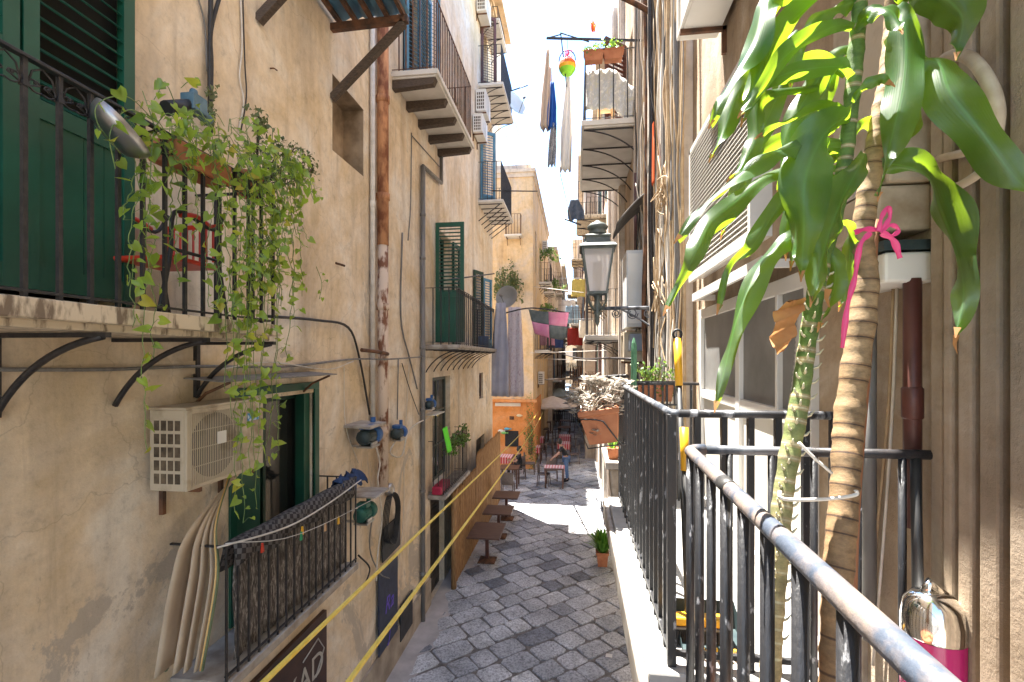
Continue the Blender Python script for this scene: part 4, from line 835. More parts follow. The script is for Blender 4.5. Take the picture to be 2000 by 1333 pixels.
# geranium
t=thing('geranium','dry leafy geranium rising above the vine on the near balcony','plant',tuple(W(500,380,X=-2.4)))
st,lf=MB(),MB(); root=W(500,365,X=-2.45)
tips=[(505,225),(508,245),(495,290),(525,300),(545,285),(560,310),(575,290),(590,325),(612,330),(540,330),(520,340),(580,345),(600,310),(553,355)]
for (u,v) in tips:
    e_=W(u,v,X=-2.4+rr.uniform(-.12,.15)); st.tube(spline([root,root.lerp(e_,.5)+Vector((0,0,.06*(1 if u<520 else -1))),e_],5),.006,5,False)
    for k_ in range(38):
        q=e_+Vector((rr.gauss(0,.028),rr.gauss(0,.033),rr.gauss(0,.035))); heart(lf,q,Vector((rr.gauss(.3,.6),rr.gauss(-.3,.6),rr.gauss(.5,.5))),rr.uniform(.018,.034),Vector((rr.gauss(0,1),rr.gauss(0,1),1)),min(.93,max(.02,rr.gauss(.5,.3))))
st.build('stems',WOODD,t); lf.build('leaves',GERA,t)
t=thing('fern_sprig','small mossy green sprig growing at the foot of the black cables','plant',tuple(W(412,220,X=LX+.08)))
lf=MB()
for k_ in range(110):
    q=W(412+rr.gauss(0,6),205+rr.uniform(-40,45),X=LX+.1+rr.uniform(-.05,.06)); heart(lf,q,Vector((rr.gauss(.5,.5),rr.gauss(-.4,.5),.4)),rr.uniform(.015,.035),Vector((rr.gauss(0,.6),rr.gauss(0,.6),1)),.4+rr.random()*.4)
lf.build('leaves',GERA,t)
# grey pan hooked on the rail
t=thing('grey_basin','grey metal basin hooked on the near balcony handrail','basin',tuple(W(240,255,X=-2.2)))
M=Matrix.Translation(W(242,252,X=-2.17))@Matrix.Rotation(R(35),4,'Y')@Matrix.Rotation(R(-28),4,'X')
b=MB(M); b.lathe([(0,-.07),(.09,-.065),(.125,-.03),(.135,.0),(.14,.0),(.13,-.035),(.095,-.075),(0,-.08)],(0,0,0),28,sx=1,sy=1.1); b.build('bowl',STEEL,t)
# tools: blue drill-like fittings on the rail
t=thing('blue_tap_fitting','dusty blue and black pipe fitting lying behind the handrail above the vine','fitting',tuple(W(370,210,X=-2.45)))
b=MB(); p=W(325,212,X=-2.5); q=W(372,205,X=-2.5); b.tube([p,q],[.045,.035],12); b.build('black_barrel',BCABLE,t)
b=MB(); b.box(q.x-.05,q.x+.05,q.y-.03,q.y+.09,q.z-.04,q.z+.07); b.tube([q+Vector((0,.05,0)),W(408,238,X=-2.5)],.04,10); b.tube([q,q+Vector((0,.03,.11))],.025,8); b.build('blue_body',mat('dusty_blue',(.06,.13,.18),(.14,.22,.26),.6,9),t,bev=.006)
# red chair
t=thing('red_chair','red seated armchair with black tube frame behind the near balcony bars','chair',(-2.6,2.9,.25))
b=MB(); z=.60; b.box(-2.84,-2.42,2.62,3.02,z,z+.03); b.build('seat',REDP,t,bev=.012)
b=MB()
for i in range(9): b.box(-2.84+i*.05,-2.825+i*.05,3.03,3.04,.66,.9)
b.box(-2.84,-2.41,3.025,3.045,.89,.92); b.build('backrest',REDP,t,bev=.004)
for sx in (-2.85,-2.41):
    b=MB(); b.tube(spline([(sx,2.52,.26),(sx,2.60,.62),(sx,2.62,.86),(sx,2.72,.90),(sx,2.95,.86),(sx,3.06,1.0)],5),.013,7); b.build('arm_frame',IRON,t)
    b=MB(); b.tube([(sx,2.62,.66),(sx,3.0,.66),(sx,3.08,.26)],.012,7); b.build('leg',IRON,t)
    b=MB(); b.tube(spline([(sx,2.68,.88),(sx,2.8,.905),(sx,2.92,.87)],3),.018,7); b.build('armrest',REDP,t)
b=MB(); b.add([(-2.75,1.95,.255),(-2.5,1.95,.255)],[]) ; p=W(58,575,X=-2.35)
b=MB(); b.lathe([(0,0),(.05,0),(.055,.015),(.04,.03),(0,.035)],(-2.5,1.75,.25),16,sx=1,sy=2.2); tag(b.build('shoe',BLACKC),'dark slipper lying at the foot of the near green shutter','shoe')
b=MB(); b.tube([(LX+.68,-1,1.27),(LX+.68,3.3,1.27)],.0001,3) if 0 else None
# ------------------------------------------------------------------ yellow ropes
a,b_=W(515,1333,t=.9),W(1052,803,Y=21.4); line('yellow_rope','yellow clothes rope crossing the alley, the upper of the two','rope',[a-(b_-a)*.03]+[a.lerp(b_,f_/14)+Vector((0,0,-.10*math.sin(PI*f_/14))) for f_ in range(0,15)],.0058,YROPE)
a,b_=W(680,1333,t=.9),W(1060,806,Y=21.4); line('yellow_rope','yellow clothes rope crossing the alley, the lower of the two','rope',[a-(b_-a)*.03]+[a.lerp(b_,f_/14)+Vector((0,0,-.10*math.sin(PI*f_/14))) for f_ in range(0,15)],.0058,YROPE)
# ------------------------------------------------------------------ reed fence and outdoor tables
t=thing('reed_screen','tall brown reed screen standing along the foot of the left wall','screen',(-2.65,13,G))
b=MB(); y=10.15; rr=random.Random(8)
while y<16.6:
    r_=rr.uniform(.012,.02); b.tube([(-2.62+rr.uniform(-.01,.01),y,G+.02),(-2.62+rr.uniform(-.012,.012),y+rr.uniform(-.01,.01),-2.9+rr.uniform(-.06,.05)+(.35 if y>12.6 else 0))],r_,5,False); y+=r_*1.75
b.build('reeds',REED,t)
b=MB()
for z in (-4.6,-3.8,-3.1): b.bar((-2.645,10.15,z),(-2.645,16.6,z),.03,.03)
b.box(-2.66,-2.655,10.2,16.6,G,-2.95); b.build('battens',WOODD,t)
b=MB(); b.tube([(-2.60,10.12,G),(-2.60,10.12,-2.85)],.06,8); b.build('end_roll',REED,t)
def table(label,loc,rz,cloth=False,group=None,ped=False,w=.75,l=.75):
    t=thing('cafe_table',label,'table',(0,0,0),group)
    b=MB(); b.box(-w/2,w/2,-l/2,l/2,.71,.75); b.build('table_top',BROWNT,t,bev=.006)
    if ped:
        b=MB(); b.box(-.04,.04,-.04,.04,.04,.709); b.build('column',PAINTBR,t); b=MB(); b.lathe([(.3,0),(.28,.03),(.06,.07),(0,.07)],(0,0,0),4,smooth=False,ph=PI/4); b.build('foot',RUST,t)
    else:
        for sx in (-1,1):
            for sy in (-1,1): b=MB(); x=sx*(w/2-.05); y=sy*(l/2-.05); b.box(x-.03,x+.03,y-.03,y+.03,0,.709); b.build('leg',BROWNT,t)
    t.location=loc; t.rotation_euler=(0,0,rz); return t
def cloth(label,loc,rz,w=.5,l=.98,group='red checked table runners'):
    b=MB(); gr=[]
    ys=[-l/2]+[-.375+.75*i/6 for i in range(7)]+[l/2]
    gr=[[(-w/2+w*j/6,-.385,.50+.01*math.sin(j*2)) for j in range(7)]]+[[(-w/2+w*j/6,-.385+.77*i/5,.756+.002*math.sin(j+i)) for j in range(7)] for i in range(6)]+[[(-w/2+w*j/6,.385,.52) for j in range(7)]]
    b.sheet(gr,False); b.base=0; o=b.build('checked_cloth',GING); o.location=loc; o.rotation_euler=(0,0,rz); return tag(o,label,'tablecloth',group)
for (u,v,lb) in ((938,1098,'nearest'),(955,1050,'middle'),(972,1015,'farthest')):
    p=W(u,v,Z=G); table(f'brown pedestal table against the reed screen, the {lb} of three',(-2.12 if lb!='nearest' else -2.15,p.y+.1,G),0,ped=True,group='brown tables against the reed screen',w=.78,l=1.1 if lb=='nearest' else .8)
def chair(label,loc,rz,group,m=WICK):
    t=thing('cafe_chair',label,'chair',(0,0,0),group)
    b=MB(); b.box(-.22,.22,-.22,.22,.42,.46); b.build('seat',m,t,bev=.01)
    b=MB(); b.sheet([[(x,.22+.06*(z-.46)+.02*math.cos(x*8)-.02,z+( -.03 if abs(x)>.18 and z>.85 else 0)) for x in (-.22,-.11,0,.11,.22)] for z in (.46,.6,.75,.88)]); b.build('backrest',m,t,solid=.025)
    for sx in (-1,1):
        for sy in (-1,1): b=MB(); b.bar((sx*.2,sy*.2,.43),(sx*.22,sy*.23,0),.035); b.build('leg',m,t)
    t.location=loc; t.rotation_euler=(0,0,rz); return t
def gp(u,v): p=W(u,v,Z=G); return (p.x,p.y,G)
T1=table('bare brown table in front of the orange wall with a wicker chair drawn up',gp(995,950),0,group='cafe tables')
chair('grey wicker chair with its back to us at the bare brown table',gp(992,968),PI,'wicker chairs')
def tbl(label,u,v,rz=0):
    t=dup(T1,gp(u,v),rz,label,'cafe tables'); return t
tl=[('table with red checked cloth beside the standing waiter',1083,950,1),('table with checked cloth close to the orange wall behind the seated guest',988,925,1),('table with checked cloth in the left row, third from the front',1043,903,1),
    ('table with checked cloth in the left row just under the parasol edge',1051,882,1),('dark bare table in the left row under the parasol',1060,862,0),('farthest dark table in the left row',1066,846,0),
    ('table with checked cloth in the right row behind the waiter',1101,895,1),('checked table further back in the right row',1103,878,1),('dark bare table in the right row under the parasol',1102,858,0),('farthest dark table in the right row',1104,843,0)]
for lb,u,v,cl in tl:
    tbl(lb,u,v)
    if cl: 
        g3=gp(u,v); cloth('checked cloth on the '+' '.join(lb.replace('with red checked cloth','').replace('with checked cloth','').replace('checked table','table').split()),g3,0 if u!=1083 else R(90),w=.6)
cp=chair('dark chair left of the checked table beside the waiter',gp(1062,948),R(85),'wicker chairs')
for u,v,rz,lb in ((1078,938,0,'dark chair behind the checked table beside the waiter'),(1030,905,R(90),'dark chair left of the third table in the left row'),(1058,900,R(-90),'dark chair right of the third table in the left row'),
      (1040,880,R(90),'dark chair on the wall side of the table under the parasol edge'),(1088,893,R(90),'dark chair on the aisle side of the table behind the waiter'),(1116,890,R(-90),'dark chair on the right of the table behind the waiter'),
      (1092,872,R(90),'dark chair further back in the right row'),(1048,860,R(90),'dark chair at the dark table in the left row'),(1073,858,R(-90),'dark chair on the aisle side of the left dark table'),(1115,858,R(-90),'dark chair at the dark table in the right row'),
      (1066,835,0,'dark chair with its back to the far railing, left of the aisle'),(1078,832,0,'dark chair by the far railing in the middle'),(1092,834,0,'dark chair by the far railing on the right')):
    dup(cp,gp(u,v),rz,lb,'dark chairs among the cafe tables')
for i,(u,v,nm,c) in enumerate(((978,842,'white',(.7,.7,.65)),(990,838,'sky blue',(.1,.4,.6)),(984,846,'green',(.2,.5,.15)),(1014,812,'cream',(.7,.6,.4)))):
    p=W(u,v,Y=Y2-.1); b=MB(); b.lathe([(0,-.14),(.05,-.08),(.07,0),(.05,.08),(.015,.13),(.05,.2),(0,.2)],p,10,'x',sx=.35,sy=1); tag(b.build('fish_ornament',mat('ornament_'+nm.replace(' ','_'),c,None,.4)),f'{nm} fish shaped ornament fixed to the orange wall','ornament')
for i,(u,v,rz,lb) in enumerate(((1034,925,R(90),'dark chair left of the third table on the wall side, nearer the camera'),(1090,905,R(90),'dark chair near the waiter on the aisle side'),(1070,885,R(-90),'dark chair across the aisle from the waiter'),(1122,905,R(-90),'dark chair tucked on the right behind the waiter'))):
    dup(cp,gp(u,v),rz,lb,'dark chairs among the cafe tables')
# parasols
def parasol(label,u,v,h,r,m):
    p=gp(u,v); t=thing('parasol',label,'parasol',p)
    b=MB(); n=8; b.lathe([(.02,h+.02),(r*.5,h-.22),(r,h-.5)],p,n,smooth=False,ph=PI/8); b.lathe([(r,h-.5),(r*.995,h-.6)],p,n,smooth=False,ph=PI/8); b.build('canopy',m,t,solid=.01)
    b=MB(); b.tube([p,(p[0],p[1],p[2]+h+.08)],.025,8); b.build('pole',WOODD,t)
    b=MB(); b.box(p[0]-.25,p[0]+.25,p[1]-.25,p[1]+.25,p[2],p[2]+.08); b.build('base',GREYP,t)
    for k_ in range(8): a=k_*PI/4+PI/8; b=MB(); b.bar((p[0],p[1],p[2]+h-.02),(p[0]+r*.98*math.cos(a),p[1]+r*.98*math.sin(a),p[2]+h-.52),.02); b.build('rib',WOODD,t)
parasol('large beige parasol opened above the cafe tables',1080,868,2.75,1.5,BEIGEF)
parasol('grey green parasol open behind the beige one',1092,835,2.8,1.35,mat('grey_green_canvas',(.30,.33,.29),(.38,.40,.35),.85,5))
t=thing('wooden_railing','dark wooden railing fencing off the far cafe tables','railing',gp(1085,830)); p=gp(1085,828)
b=MB(); b.bar((-1.75,p[1],G+.95),(.55,p[1],G+.95),.05,.07); b.bar((-1.75,p[1],G+.2),(.55,p[1],G+.2),.04,.05); b.build('rails',WOODD,t)
b=MB()
for i in range(17): x=-1.72+i*.14; b.box(x-.03,x+.03,p[1]-.015,p[1]+.015,G+.1,G+.93)
b.build('slats',WOODD,t)
# ------------------------------------------------------------------ people
def skin_mesh(name, m, pts, edges, radii, parent, sub=2):
    me=bpy.data.meshes.new(name); me.from_pydata(pts,edges,[]); o=bpy.data.objects.new(name,me); C.objects.link(o); o.parent=parent; me.materials.append(m)
    k=o.modifiers.new('skin','SKIN'); me.skin_vertices[0].data[0].use_root=True
    for i,r_ in enumerate(radii): me.skin_vertices[0].data[i].radius=(r_,r_) if not isinstance(r_,tuple) else r_
    k.use_smooth_shade=True; s=o.modifiers.new('sub','SUBSURF'); s.levels=sub; s.render_levels=sub; return o
def person(label, loc, rz, J, top, legs, shoe, scale=1):
    t=thing('person',label,'person',(0,0,0))
    # joints: pelvis chest neck head, L/R shoulder elbow wrist, hip knee ankle toe
    P=[]; E=[]; Rr=[]; ix={}
    def v(n,r_): ix[n]=len(P); P.append(J[n]); Rr.append(r_)
    v('pelvis',(.15,.11)); v('waist',(.13,.095)); v('chest',(.16,.11)); v('neck',.05); v('chin',.055); v('head',(.075,.09)); v('crown',.06)
    for a in 'LR':
        v('sh'+a,.055); v('el'+a,.04); v('wr'+a,.027); v('hip'+a,.09); v('kn'+a,.058); v('an'+a,.036); v('toe'+a,.03)
    ch=[('pelvis','waist'),('waist','chest'),('chest','neck'),('neck','chin'),('chin','head'),('head','crown')]
    for a in 'LR': ch+=[('chest','sh'+a),('sh'+a,'el'+a),('el'+a,'wr'+a),('pelvis','hip'+a),('hip'+a,'kn'+a),('kn'+a,'an'+a),('an'+a,'toe'+a)]
    for a in 'LR':       # palm and five fingers
        w0=Vector(J['wr'+a]); d=(w0-Vector(J['el'+a])).normalized(); sd=d.orthogonal().normalized(); pm=w0+d*.07
        v_='pm'+a; ix[v_]=len(P); P.append(tuple(pm)); Rr.append((.03,.018)); ch.append(('wr'+a,v_))
        for k_,(of,ln) in enumerate(((-.03,.06),(-.012,.075),(.006,.08),(.022,.07),(.045,.045))):
            ix[v_+str(k_)]=len(P); P.append(tuple(pm+sd*of+d*ln+Vector((0,0,-.012)))); Rr.append(.009); ch.append((v_,v_+str(k_)))
    E=[(ix[a],ix[c]) for a,c in ch]; skin_mesh('body',SKIN,P,E,Rr,t)
    def sub(names,rad,m,nm,links):
        ii={n:i for i,n in enumerate(names)}; skin_mesh(nm,m,[J[n] for n in names],[(ii[a],ii[c]) for a,c in links],rad,t)
    mid=lambda a,b_,k: tuple(Vector(J[a]).lerp(Vector(J[b_]),k))
    for a in 'LR': J['sl'+a]=mid('sh'+a,'el'+a,.75); J['cf'+a]=mid('kn'+a,'an'+a,.93)
    J['nb']=mid('chest','neck',.62)
    sub(['pelvis','waist','chest','nb','shL','slL','shR','slR'],[(.17,.125),(.15,.112),(.175,.128),(.085,.08),.07,.056,.07,.056],top,'shirt',[('pelvis','waist'),('waist','chest'),('chest','nb'),('chest','shL'),('shL','slL'),('chest','shR'),('shR','slR')])
    sub(['pelvis','hipL','knL','cfL','hipR','knR','cfR'],[(.165,.12),.105,.075,.058,.105,.075,.058],legs,'trousers',[('pelvis','hipL'),('hipL','knL'),('knL','cfL'),('pelvis','hipR'),('hipR','knR'),('knR','cfR')])
    for a in 'LR':
        A_=Vector(J['an'+a]); T_=Vector(J['toe'+a]); b=MB(); b.tube([A_+(A_-T_).normalized()*.04+Vector((0,0,-.03)),A_.lerp(T_,.5)+Vector((0,0,-.015)),T_+(T_-A_).normalized()*.05+Vector((0,0,0))],[.045,.05,.035],8); b.build('shoe',shoe,t)
    h=Vector(J['head']); f=Vector(J.get('face',(0,-1,0))).normalized(); b=MB()
    b.lathe([(0,.15),(.06,.14),(.1,.09),(.115,.02),(.105,-.05),(.07,-.08)],h-f*.03+Vector((0,0,0)),12,sx=.85,sy=1); b.build('hair',HAIR,t)
    c=f.cross(Vector((0,0,1))); b=MB(); b.add([h+f*.09+c*.012+Vector((0,0,-.02)),h+f*.09-c*.012+Vector((0,0,-.02)),h+f*.115+Vector((0,0,-.025)),h+f*.085+Vector((0,0,.02))],[(0,1,2),(0,2,3),(2,1,3)]); b.build('nose',SKIN,t)
    b=MB(); 
    for s_ in (-1,1): b.lathe([(0,-.01),(.01,0),(0,.01)],h+f*.088+c*.03*s_+Vector((0,0,.015)),6)
    b.build('eyes',BLACKC,t)
    t.location=loc; t.rotation_euler=(0,0,rz); t.scale=(scale,)*3; return t
J=dict(pelvis=(0,0,.95),waist=(-.05,-.0,1.1),chest=(-.16,-.02,1.30),neck=(-.23,-.02,1.44),chin=(-.26,-.03,1.50),head=(-.29,-.03,1.57),crown=(-.30,-.02,1.66),
 shL=(-.17,-.2,1.37),elL=(-.30,-.26,1.12),wrL=(-.52,-.2,.95),shR=(-.17,.17,1.37),elR=(-.28,.24,1.12),wrR=(-.5,.16,.93),
 hipL=(.0,-.1,.9),knL=(.02,-.12,.5),anL=(.05,-.13,.09),toeL=(-.08,-.14,.04),hipR=(.0,.1,.9),knR=(-.03,.13,.5),anR=(.08,.15,.09),toeR=(-.05,.16,.04),face=(-1,-.1,-.3))
person('person in black shirt and blue jeans leaning over the checked table',gp(1106,940),0,J,BLACKC,DENIM,BLACKC)
J=dict(pelvis=(0,0,.5),waist=(0,.03,.66),chest=(0,.03,.9),neck=(0,.0,1.05),chin=(0,-.01,1.12),head=(0,-.02,1.19),crown=(0,-.01,1.27),
 shL=(-.18,0,.98),elL=(-.22,-.15,.74),wrL=(-.14,-.38,.76),shR=(.18,0,.98),elR=(.22,-.14,.74),wrR=(.14,-.36,.76),
 hipL=(-.09,-.03,.5),knL=(-.11,-.42,.5),anL=(-.12,-.44,.09),toeL=(-.12,-.58,.04),hipR=(.09,-.03,.5),knR=(.11,-.42,.5),anR=(.12,-.46,.09),toeR=(.12,-.6,.04),face=(0,-1,-.1))
person('seated person in dark clothes beside the orange pillar',gp(1014,935),R(-80),J,BLACKC,BLACKC,BLACKC)
dup(cp,gp(1016,935),R(10),'dark chair under the seated guest by the orange pillar','dark chairs among the cafe tables')
# ------------------------------------------------------------------ potted plants on the street
def blades(label,p,n,h,sp,m,name='spiky_plant',wd=.018,cat='plant',seed=1,droop=.5):
    rr=random.Random(seed); t=thing(name,label,cat,tuple(p)); b=MB(); P0=Vector(p)
    for i in range(n):
        a=rr.uniform(0,2*PI); l=h*rr.uniform(.65,1.1); o_=Vector((math.cos(a),math.sin(a),0)); k=rr.uniform(.15,1)*sp; base=P0+o_*rr.uniform(0,.05)
        e_=base+o_*k+Vector((0,0,l-k*droop)); m_=base.lerp(e_,.5)+Vector((0,0,l*.15)); c=Vector((-o_.y,o_.x,0)); b.t=rr.uniform(.05,.9); g_=[]
        for j,q in enumerate(spline([base,m_,e_],4)): ww=wd*(1-(j/8)**2)*.5+.001; g_.append([q-c*ww,q+Vector((0,0,-ww*.5)),q+c*ww])
        b.sheet(g_)
    b.build('leaves',m,t); return t
p=Vector(gp(1167,1104)); p.x=.62
t=thing('square_pot','square terracotta pot standing on the paving at the right street edge','pot',tuple(p)); b=MB(); pot(b,p,.2,.34,.75,sq=True); b.build('pot',TERRA,t,bev=.008); b=MB(); b.lathe([(0,.3),(.17,.3)],p,4,ph=PI/4); b.build('earth',LEAF_D,t)
blades('bushy bright green spiky plant in the square pot at the street edge',p+Vector((0,0,.3)),190,.62,.46,PALM,wd=.05,seed=4)
b=MB(); q=p+Vector((.1,.1,0)); 
t=thing('walking_canes','two dark canes leaning by the spiky street plant','cane',tuple(q)); 
for s_ in (0,.05): b=MB(); b.tube([q+Vector((.25,-.3,.1+s_)),q+Vector((-.1+s_,.25,1.35))],.012,6); b.tube([q+Vector((-.1+s_,.25,1.33)),q+Vector((-.11+s_,.26,1.42))],.022,6); b.build('cane',BCABLE,t)
b=MB(); p=Vector(gp(1188,1282)); b.add([p+Vector((-.05,-.04,.008)),p+Vector((.06,-.05,.01)),p+Vector((.07,.05,.012)),p+Vector((-.03,.06,.008))],[(0,1,2,3)]); tag(b.build('paper_scrap',WHITE),'white scrap of paper lying on the dark paving','paper')
# pots on ledge
for (x,y,lb,s_) in ((.52,6.95,'small terracotta pot with a green sprig on the stone ledge',.09),):
    b=MB(); pot(b,Vector((x,y,-1.42)),s_,.16); tag(b.build('flower_pot',TERRA),lb,'pot'); blades('green sprig growing in the small pot on the stone ledge',(x,y,-1.27),24,.22,.12,PALM,wd=.02,seed=9)
# ------------------------------------------------------------------ lantern
t=thing('street_lantern','old four sided street lantern on a scrolled iron wall arm','street lamp',(RX,6.5,.1))
c=W(1167,600,Y=6.5); LM=mat('lantern_green_grey',(.06,.075,.07),(.12,.14,.13),.5,8,bs=.2)
zb_=c.z+.18; zt_=c.z+.78; M=Matrix.Translation((c.x,c.y,0))
b=MB(M)
rb,rt=.145,.245
for k_ in range(4):
    a=PI/4+k_*PI/2; a2=a+PI/2
    P=lambda r_,an,z: Vector((r_*math.cos(an)*1.414*.8,r_*math.sin(an)*1.414*.8,z))
    b.bar(P(rb,a,zb_),P(rt,a,zt_-.02),.024); b.bar(P(rb,a,zb_),P(rb,a2,zb_),.03); b.bar(P(rt,a,zt_-.03),P(rt,a2,zt_-.03),.03)
b.build('cage',LM,t)
b=MB(M); f4=lambda r_: r_*1.13*1.0
b.lathe([(.275*1.13,zt_-.03),(.30*1.13,zt_-.01),(.27*1.13,zt_+.02),(.2*1.13,zt_+.05),(.185*1.13,zt_+.11),(.21*1.13,zt_+.14),(.17*1.13,zt_+.16),(.0,zt_+.185)],(0,0,0),4,smooth=False,ph=PI/4)
b.lathe([(.11,zt_+.18),(.12,zt_+.21),(.09,zt_+.24),(.13,zt_+.25),(.14,zt_+.28),(.10,zt_+.32),(.04,zt_+.345),(.03,zt_+.36),(0,zt_+.37)],(0,0,0),16); b.build('cap',LM,t)
b=MB(M); g0=[P(rb*.97,PI/4+k_*PI/2,zb_+.01) for k_ in range(4)]; g1=[P(rt*.97,PI/4+k_*PI/2,zt_-.03) for k_ in range(4)]
for k_ in range(4): b.add([g0[k_],g0[(k_+1)%4],g1[(k_+1)%4],g1[k_]],[(0,1,2,3)])
b.build('glass_panes',FROST,t)
b=MB(M); b.lathe([(.03,zb_+.04),(.035,zb_+.14),(.055,zb_+.2),(.065,zb_+.32),(.06,zb_+.38),(.03,zb_+.42),(0,zb_+.43)],(0,0,0),14); b.build('bulb',mat('dim_bulb',(.45,.38,.30)),t)
b=MB(M)
for k_ in range(4):
    a=PI/4+k_*PI/2; q=P(rb,a,0); b.tube(spline([(q.x,q.y,zb_),(q.x*.95,q.y*.95,zb_-.1),(q.x*.5,q.y*.5,zb_-.2),(0,0,zb_-.24)],4),.014,6)
b.lathe([(0,zb_-.02),(.06,zb_-.03),(.03,zb_-.1),(.05,zb_-.16),(.035,zb_-.24),(.06,zb_-.26),(.025,zb_-.3),(.03,zb_-.38),(0,zb_-.45)],(0,0,0),12); b.build('cradle',LM,t)
za=c.z-.02
b=MB(); b.tube([(c.x,c.y,za),(RX,6.5,za)],.024,8); b.tube(spline([(c.x+.28,c.y,za),(c.x+.5,c.y,za-.12),(c.x+.7,c.y,za-.25),(RX,6.5,za-.3)],5),.014,6)
for (x0,r_) in ((c.x+.24,.06),(c.x+.45,.075),(c.x+.65,.06)):
    b.tube([(x0+(r_-.0022*k_)*math.cos(k_*.55),c.y,za-.07-(r_-.0022*k_)*math.sin(k_*.55)+0) for k_ in range(20)],.008,5)
b.box(RX-.03,RX,6.44,6.56,za-.38,za+.06); b.build('wall_arm',WORN,t)
# white meter cabinets behind lantern
t=thing('meter_cabinet','tall white metal cabinet fixed to the wall behind the lantern','cabinet',(.9,7.4,.4)); b=MB(); b.box(.72,RX-.001,7.1,8.0,.45,1.55); b.lathe([(0,1.551),(.19,1.551),(.19,1.58),(.0,1.65)],(.91,7.55,0),4,ph=PI/4,smooth=False); b.build('body',mat('galvanised_white',(.48,.49,.49),(.58,.59,.59),.45,3),t,bev=.01)
b=MB(); b.box(.74,.76,7.08,7.099,.9,1.0); b.box(.74,RX-.02,7.09,7.099,.5,1.5); b.build('door',WHITE,t)
t=thing('plastic_crate','grey plastic box under the white cabinet','box',(.9,7.3,.1)); b=MB(); b.box(.76,RX,7.1,7.7,.1,.35); b.build('body',mat('blue_grey_box',(.18,.2,.24),(.24,.27,.31),.5),t,bev=.015)
t=thing('dark_awning','folded dark cloth awning sticking out above the cabinet','awning',(.9,7.2,1.9)); b=MB(); b.sheet([[(RX-.02-.5*j/6,6.9+.9*i/6,2.35-.45*(j/6)**1.5+.02*math.sin(i*2)) for j in range(7)] for i in range(7)]); b.build('cloth',mat('charcoal_cloth',(.10,.095,.09),(.17,.16,.15),.9,8),t,solid=.02)
# ------------------------------------------------------------------ pipes and cables of the right wall
ords=['first','second','third','fourth','fifth','sixth','seventh','eighth','ninth','tenth','eleventh','twelfth','thirteenth','fourteenth']
rr=random.Random(31); YY=[4.62,4.82,5.0,5.15,5.3,5.46,5.6,5.78,5.95,6.1,6.25,6.4,6.75,7.0]
for i,y in enumerate(YY):
    m=[TCABLE,GREYP,TCABLE,WPIPE,TCABLE,GREYP,WPIPE,TCABLE,WCABLE,IRON,TCABLE,WPIPE,RUST,TCABLE][i]; r_=[.02,.03,.018,.03,.015,.026,.02,.02,.012,.032,.02,.03,.03,.015][i]
    x=RX-.10-r_-rr.uniform(0,.05); nm='wall_pipe' if r_>.024 else 'wall_cable'
    P=[(x+rr.gauss(0,.012),y+rr.gauss(0,.03 if r_<.024 else .0),G+.1+k_*1.1) for k_ in range(12)]
    line(nm,f'{ords[i]} upright {"pipe" if r_>.024 else "cable"} on the right wall counting away from the white doors',nm.split('_')[1],P,r_,m,'upright pipes and cables of the right wall',n=8 if r_>.024 else 5,k=3)
for bi,(ya_,yb_,lb_) in enumerate(((4.5,5.3,'bunch of thin tan and pale cables climbing the right wall next to the white doors'),(5.3,6.3,'bunch of thin cables climbing the right wall behind the broom'),(6.6,8.1,'bunch of thin cables climbing the right wall beyond the lantern arm'))):
    t=thing('cable_bunch',lb_,'cables',(RX-.15,(ya_+yb_)/2,-1))
    for i in range(9):
        y_=rr.uniform(ya_,yb_); b=MB(); b.tube(spline([(RX-.15+rr.gauss(0,.02),y_+rr.gauss(0,.035),-1.6+k_*.55) for k_ in range(16)],3),rr.uniform(.006,.013),5); b.build('cable',rr.choice((TCABLE,WCABLE,TCABLE,GREYP,BCABLE)),t)
for i in range(9):
    y0=rr.uniform(5,7.4); z0=rr.uniform(-.6,3.8); P=[(RX-.16+rr.gauss(0,.03),y0+rr.gauss(0,.1),z0-k_*.3) for k_ in range(6)]
    line('loose_wire',['short tan wire drooping beside the lantern arm','white wire hooked over a cable near the roof of the picture','tan wire curling behind the lantern top','pale wire wandering under the curved iron brace','loose wire dropping behind the yellow broom handle','thin wire knotted at the height of the lantern cap','stray wire hanging over the dark awning','tangled wire end beside the white cabinet','slack wire low on the right wall above the planter'][i],'wire',P,.007,[TCABLE,WCABLE][i%2],n=4)
t=thing('rope_tangle','tangle of tan rope bunched on a hook on the right wall','rope',tuple(W(1290,370,X=RX-.2))); b=MB(); c0=W(1292,375,X=RX-.2)
P=[c0+Vector((rr.gauss(0,.03),rr.gauss(0,.16),rr.gauss(0,.14))) for k_ in range(34)]; b.tube(spline(P,4),.006,4,False); b.build('rope',TCABLE,t)
t=thing('rope_tangle','pale coil of wire draped over the lantern arm','wire',tuple(W(1285,560,X=RX-.2))); b=MB(); c0=W(1283,570,X=RX-.2)
P=[c0+Vector((rr.gauss(0,.03),rr.gauss(0,.12),rr.gauss(-.05,.22))) for k_ in range(26)]; b.tube(spline(P,4),.006,4,False); b.build('wire',TCABLE,t)
b=MB(); c0=W(1276,300,X=RX-.22)
for k_ in range(7): b.tube(spline([c0+Vector((0,.03*math.cos(k_),.35)),c0+Vector((.0,-.06+.02*k_,0)),c0+Vector((0,.02*k_-.05,-.35)),c0+Vector((0,.05,-.05)),c0+Vector((0,.03*math.cos(k_),.35))],5),.006,4,False)
tag(b.build('orange_cord',mat('orange_cord_plastic',(.7,.12,.03))),'hank of orange cord hanging on the right wall','cord')
line('iron_brace','thick curved iron brace reaching over the alley at the top right','brace',[W(1195,-15,t=6.2),W(1255,15,t=6.2),W(1305,50,t=6.1),W(1342,85,X=RX)],.035,RUST,n=8)
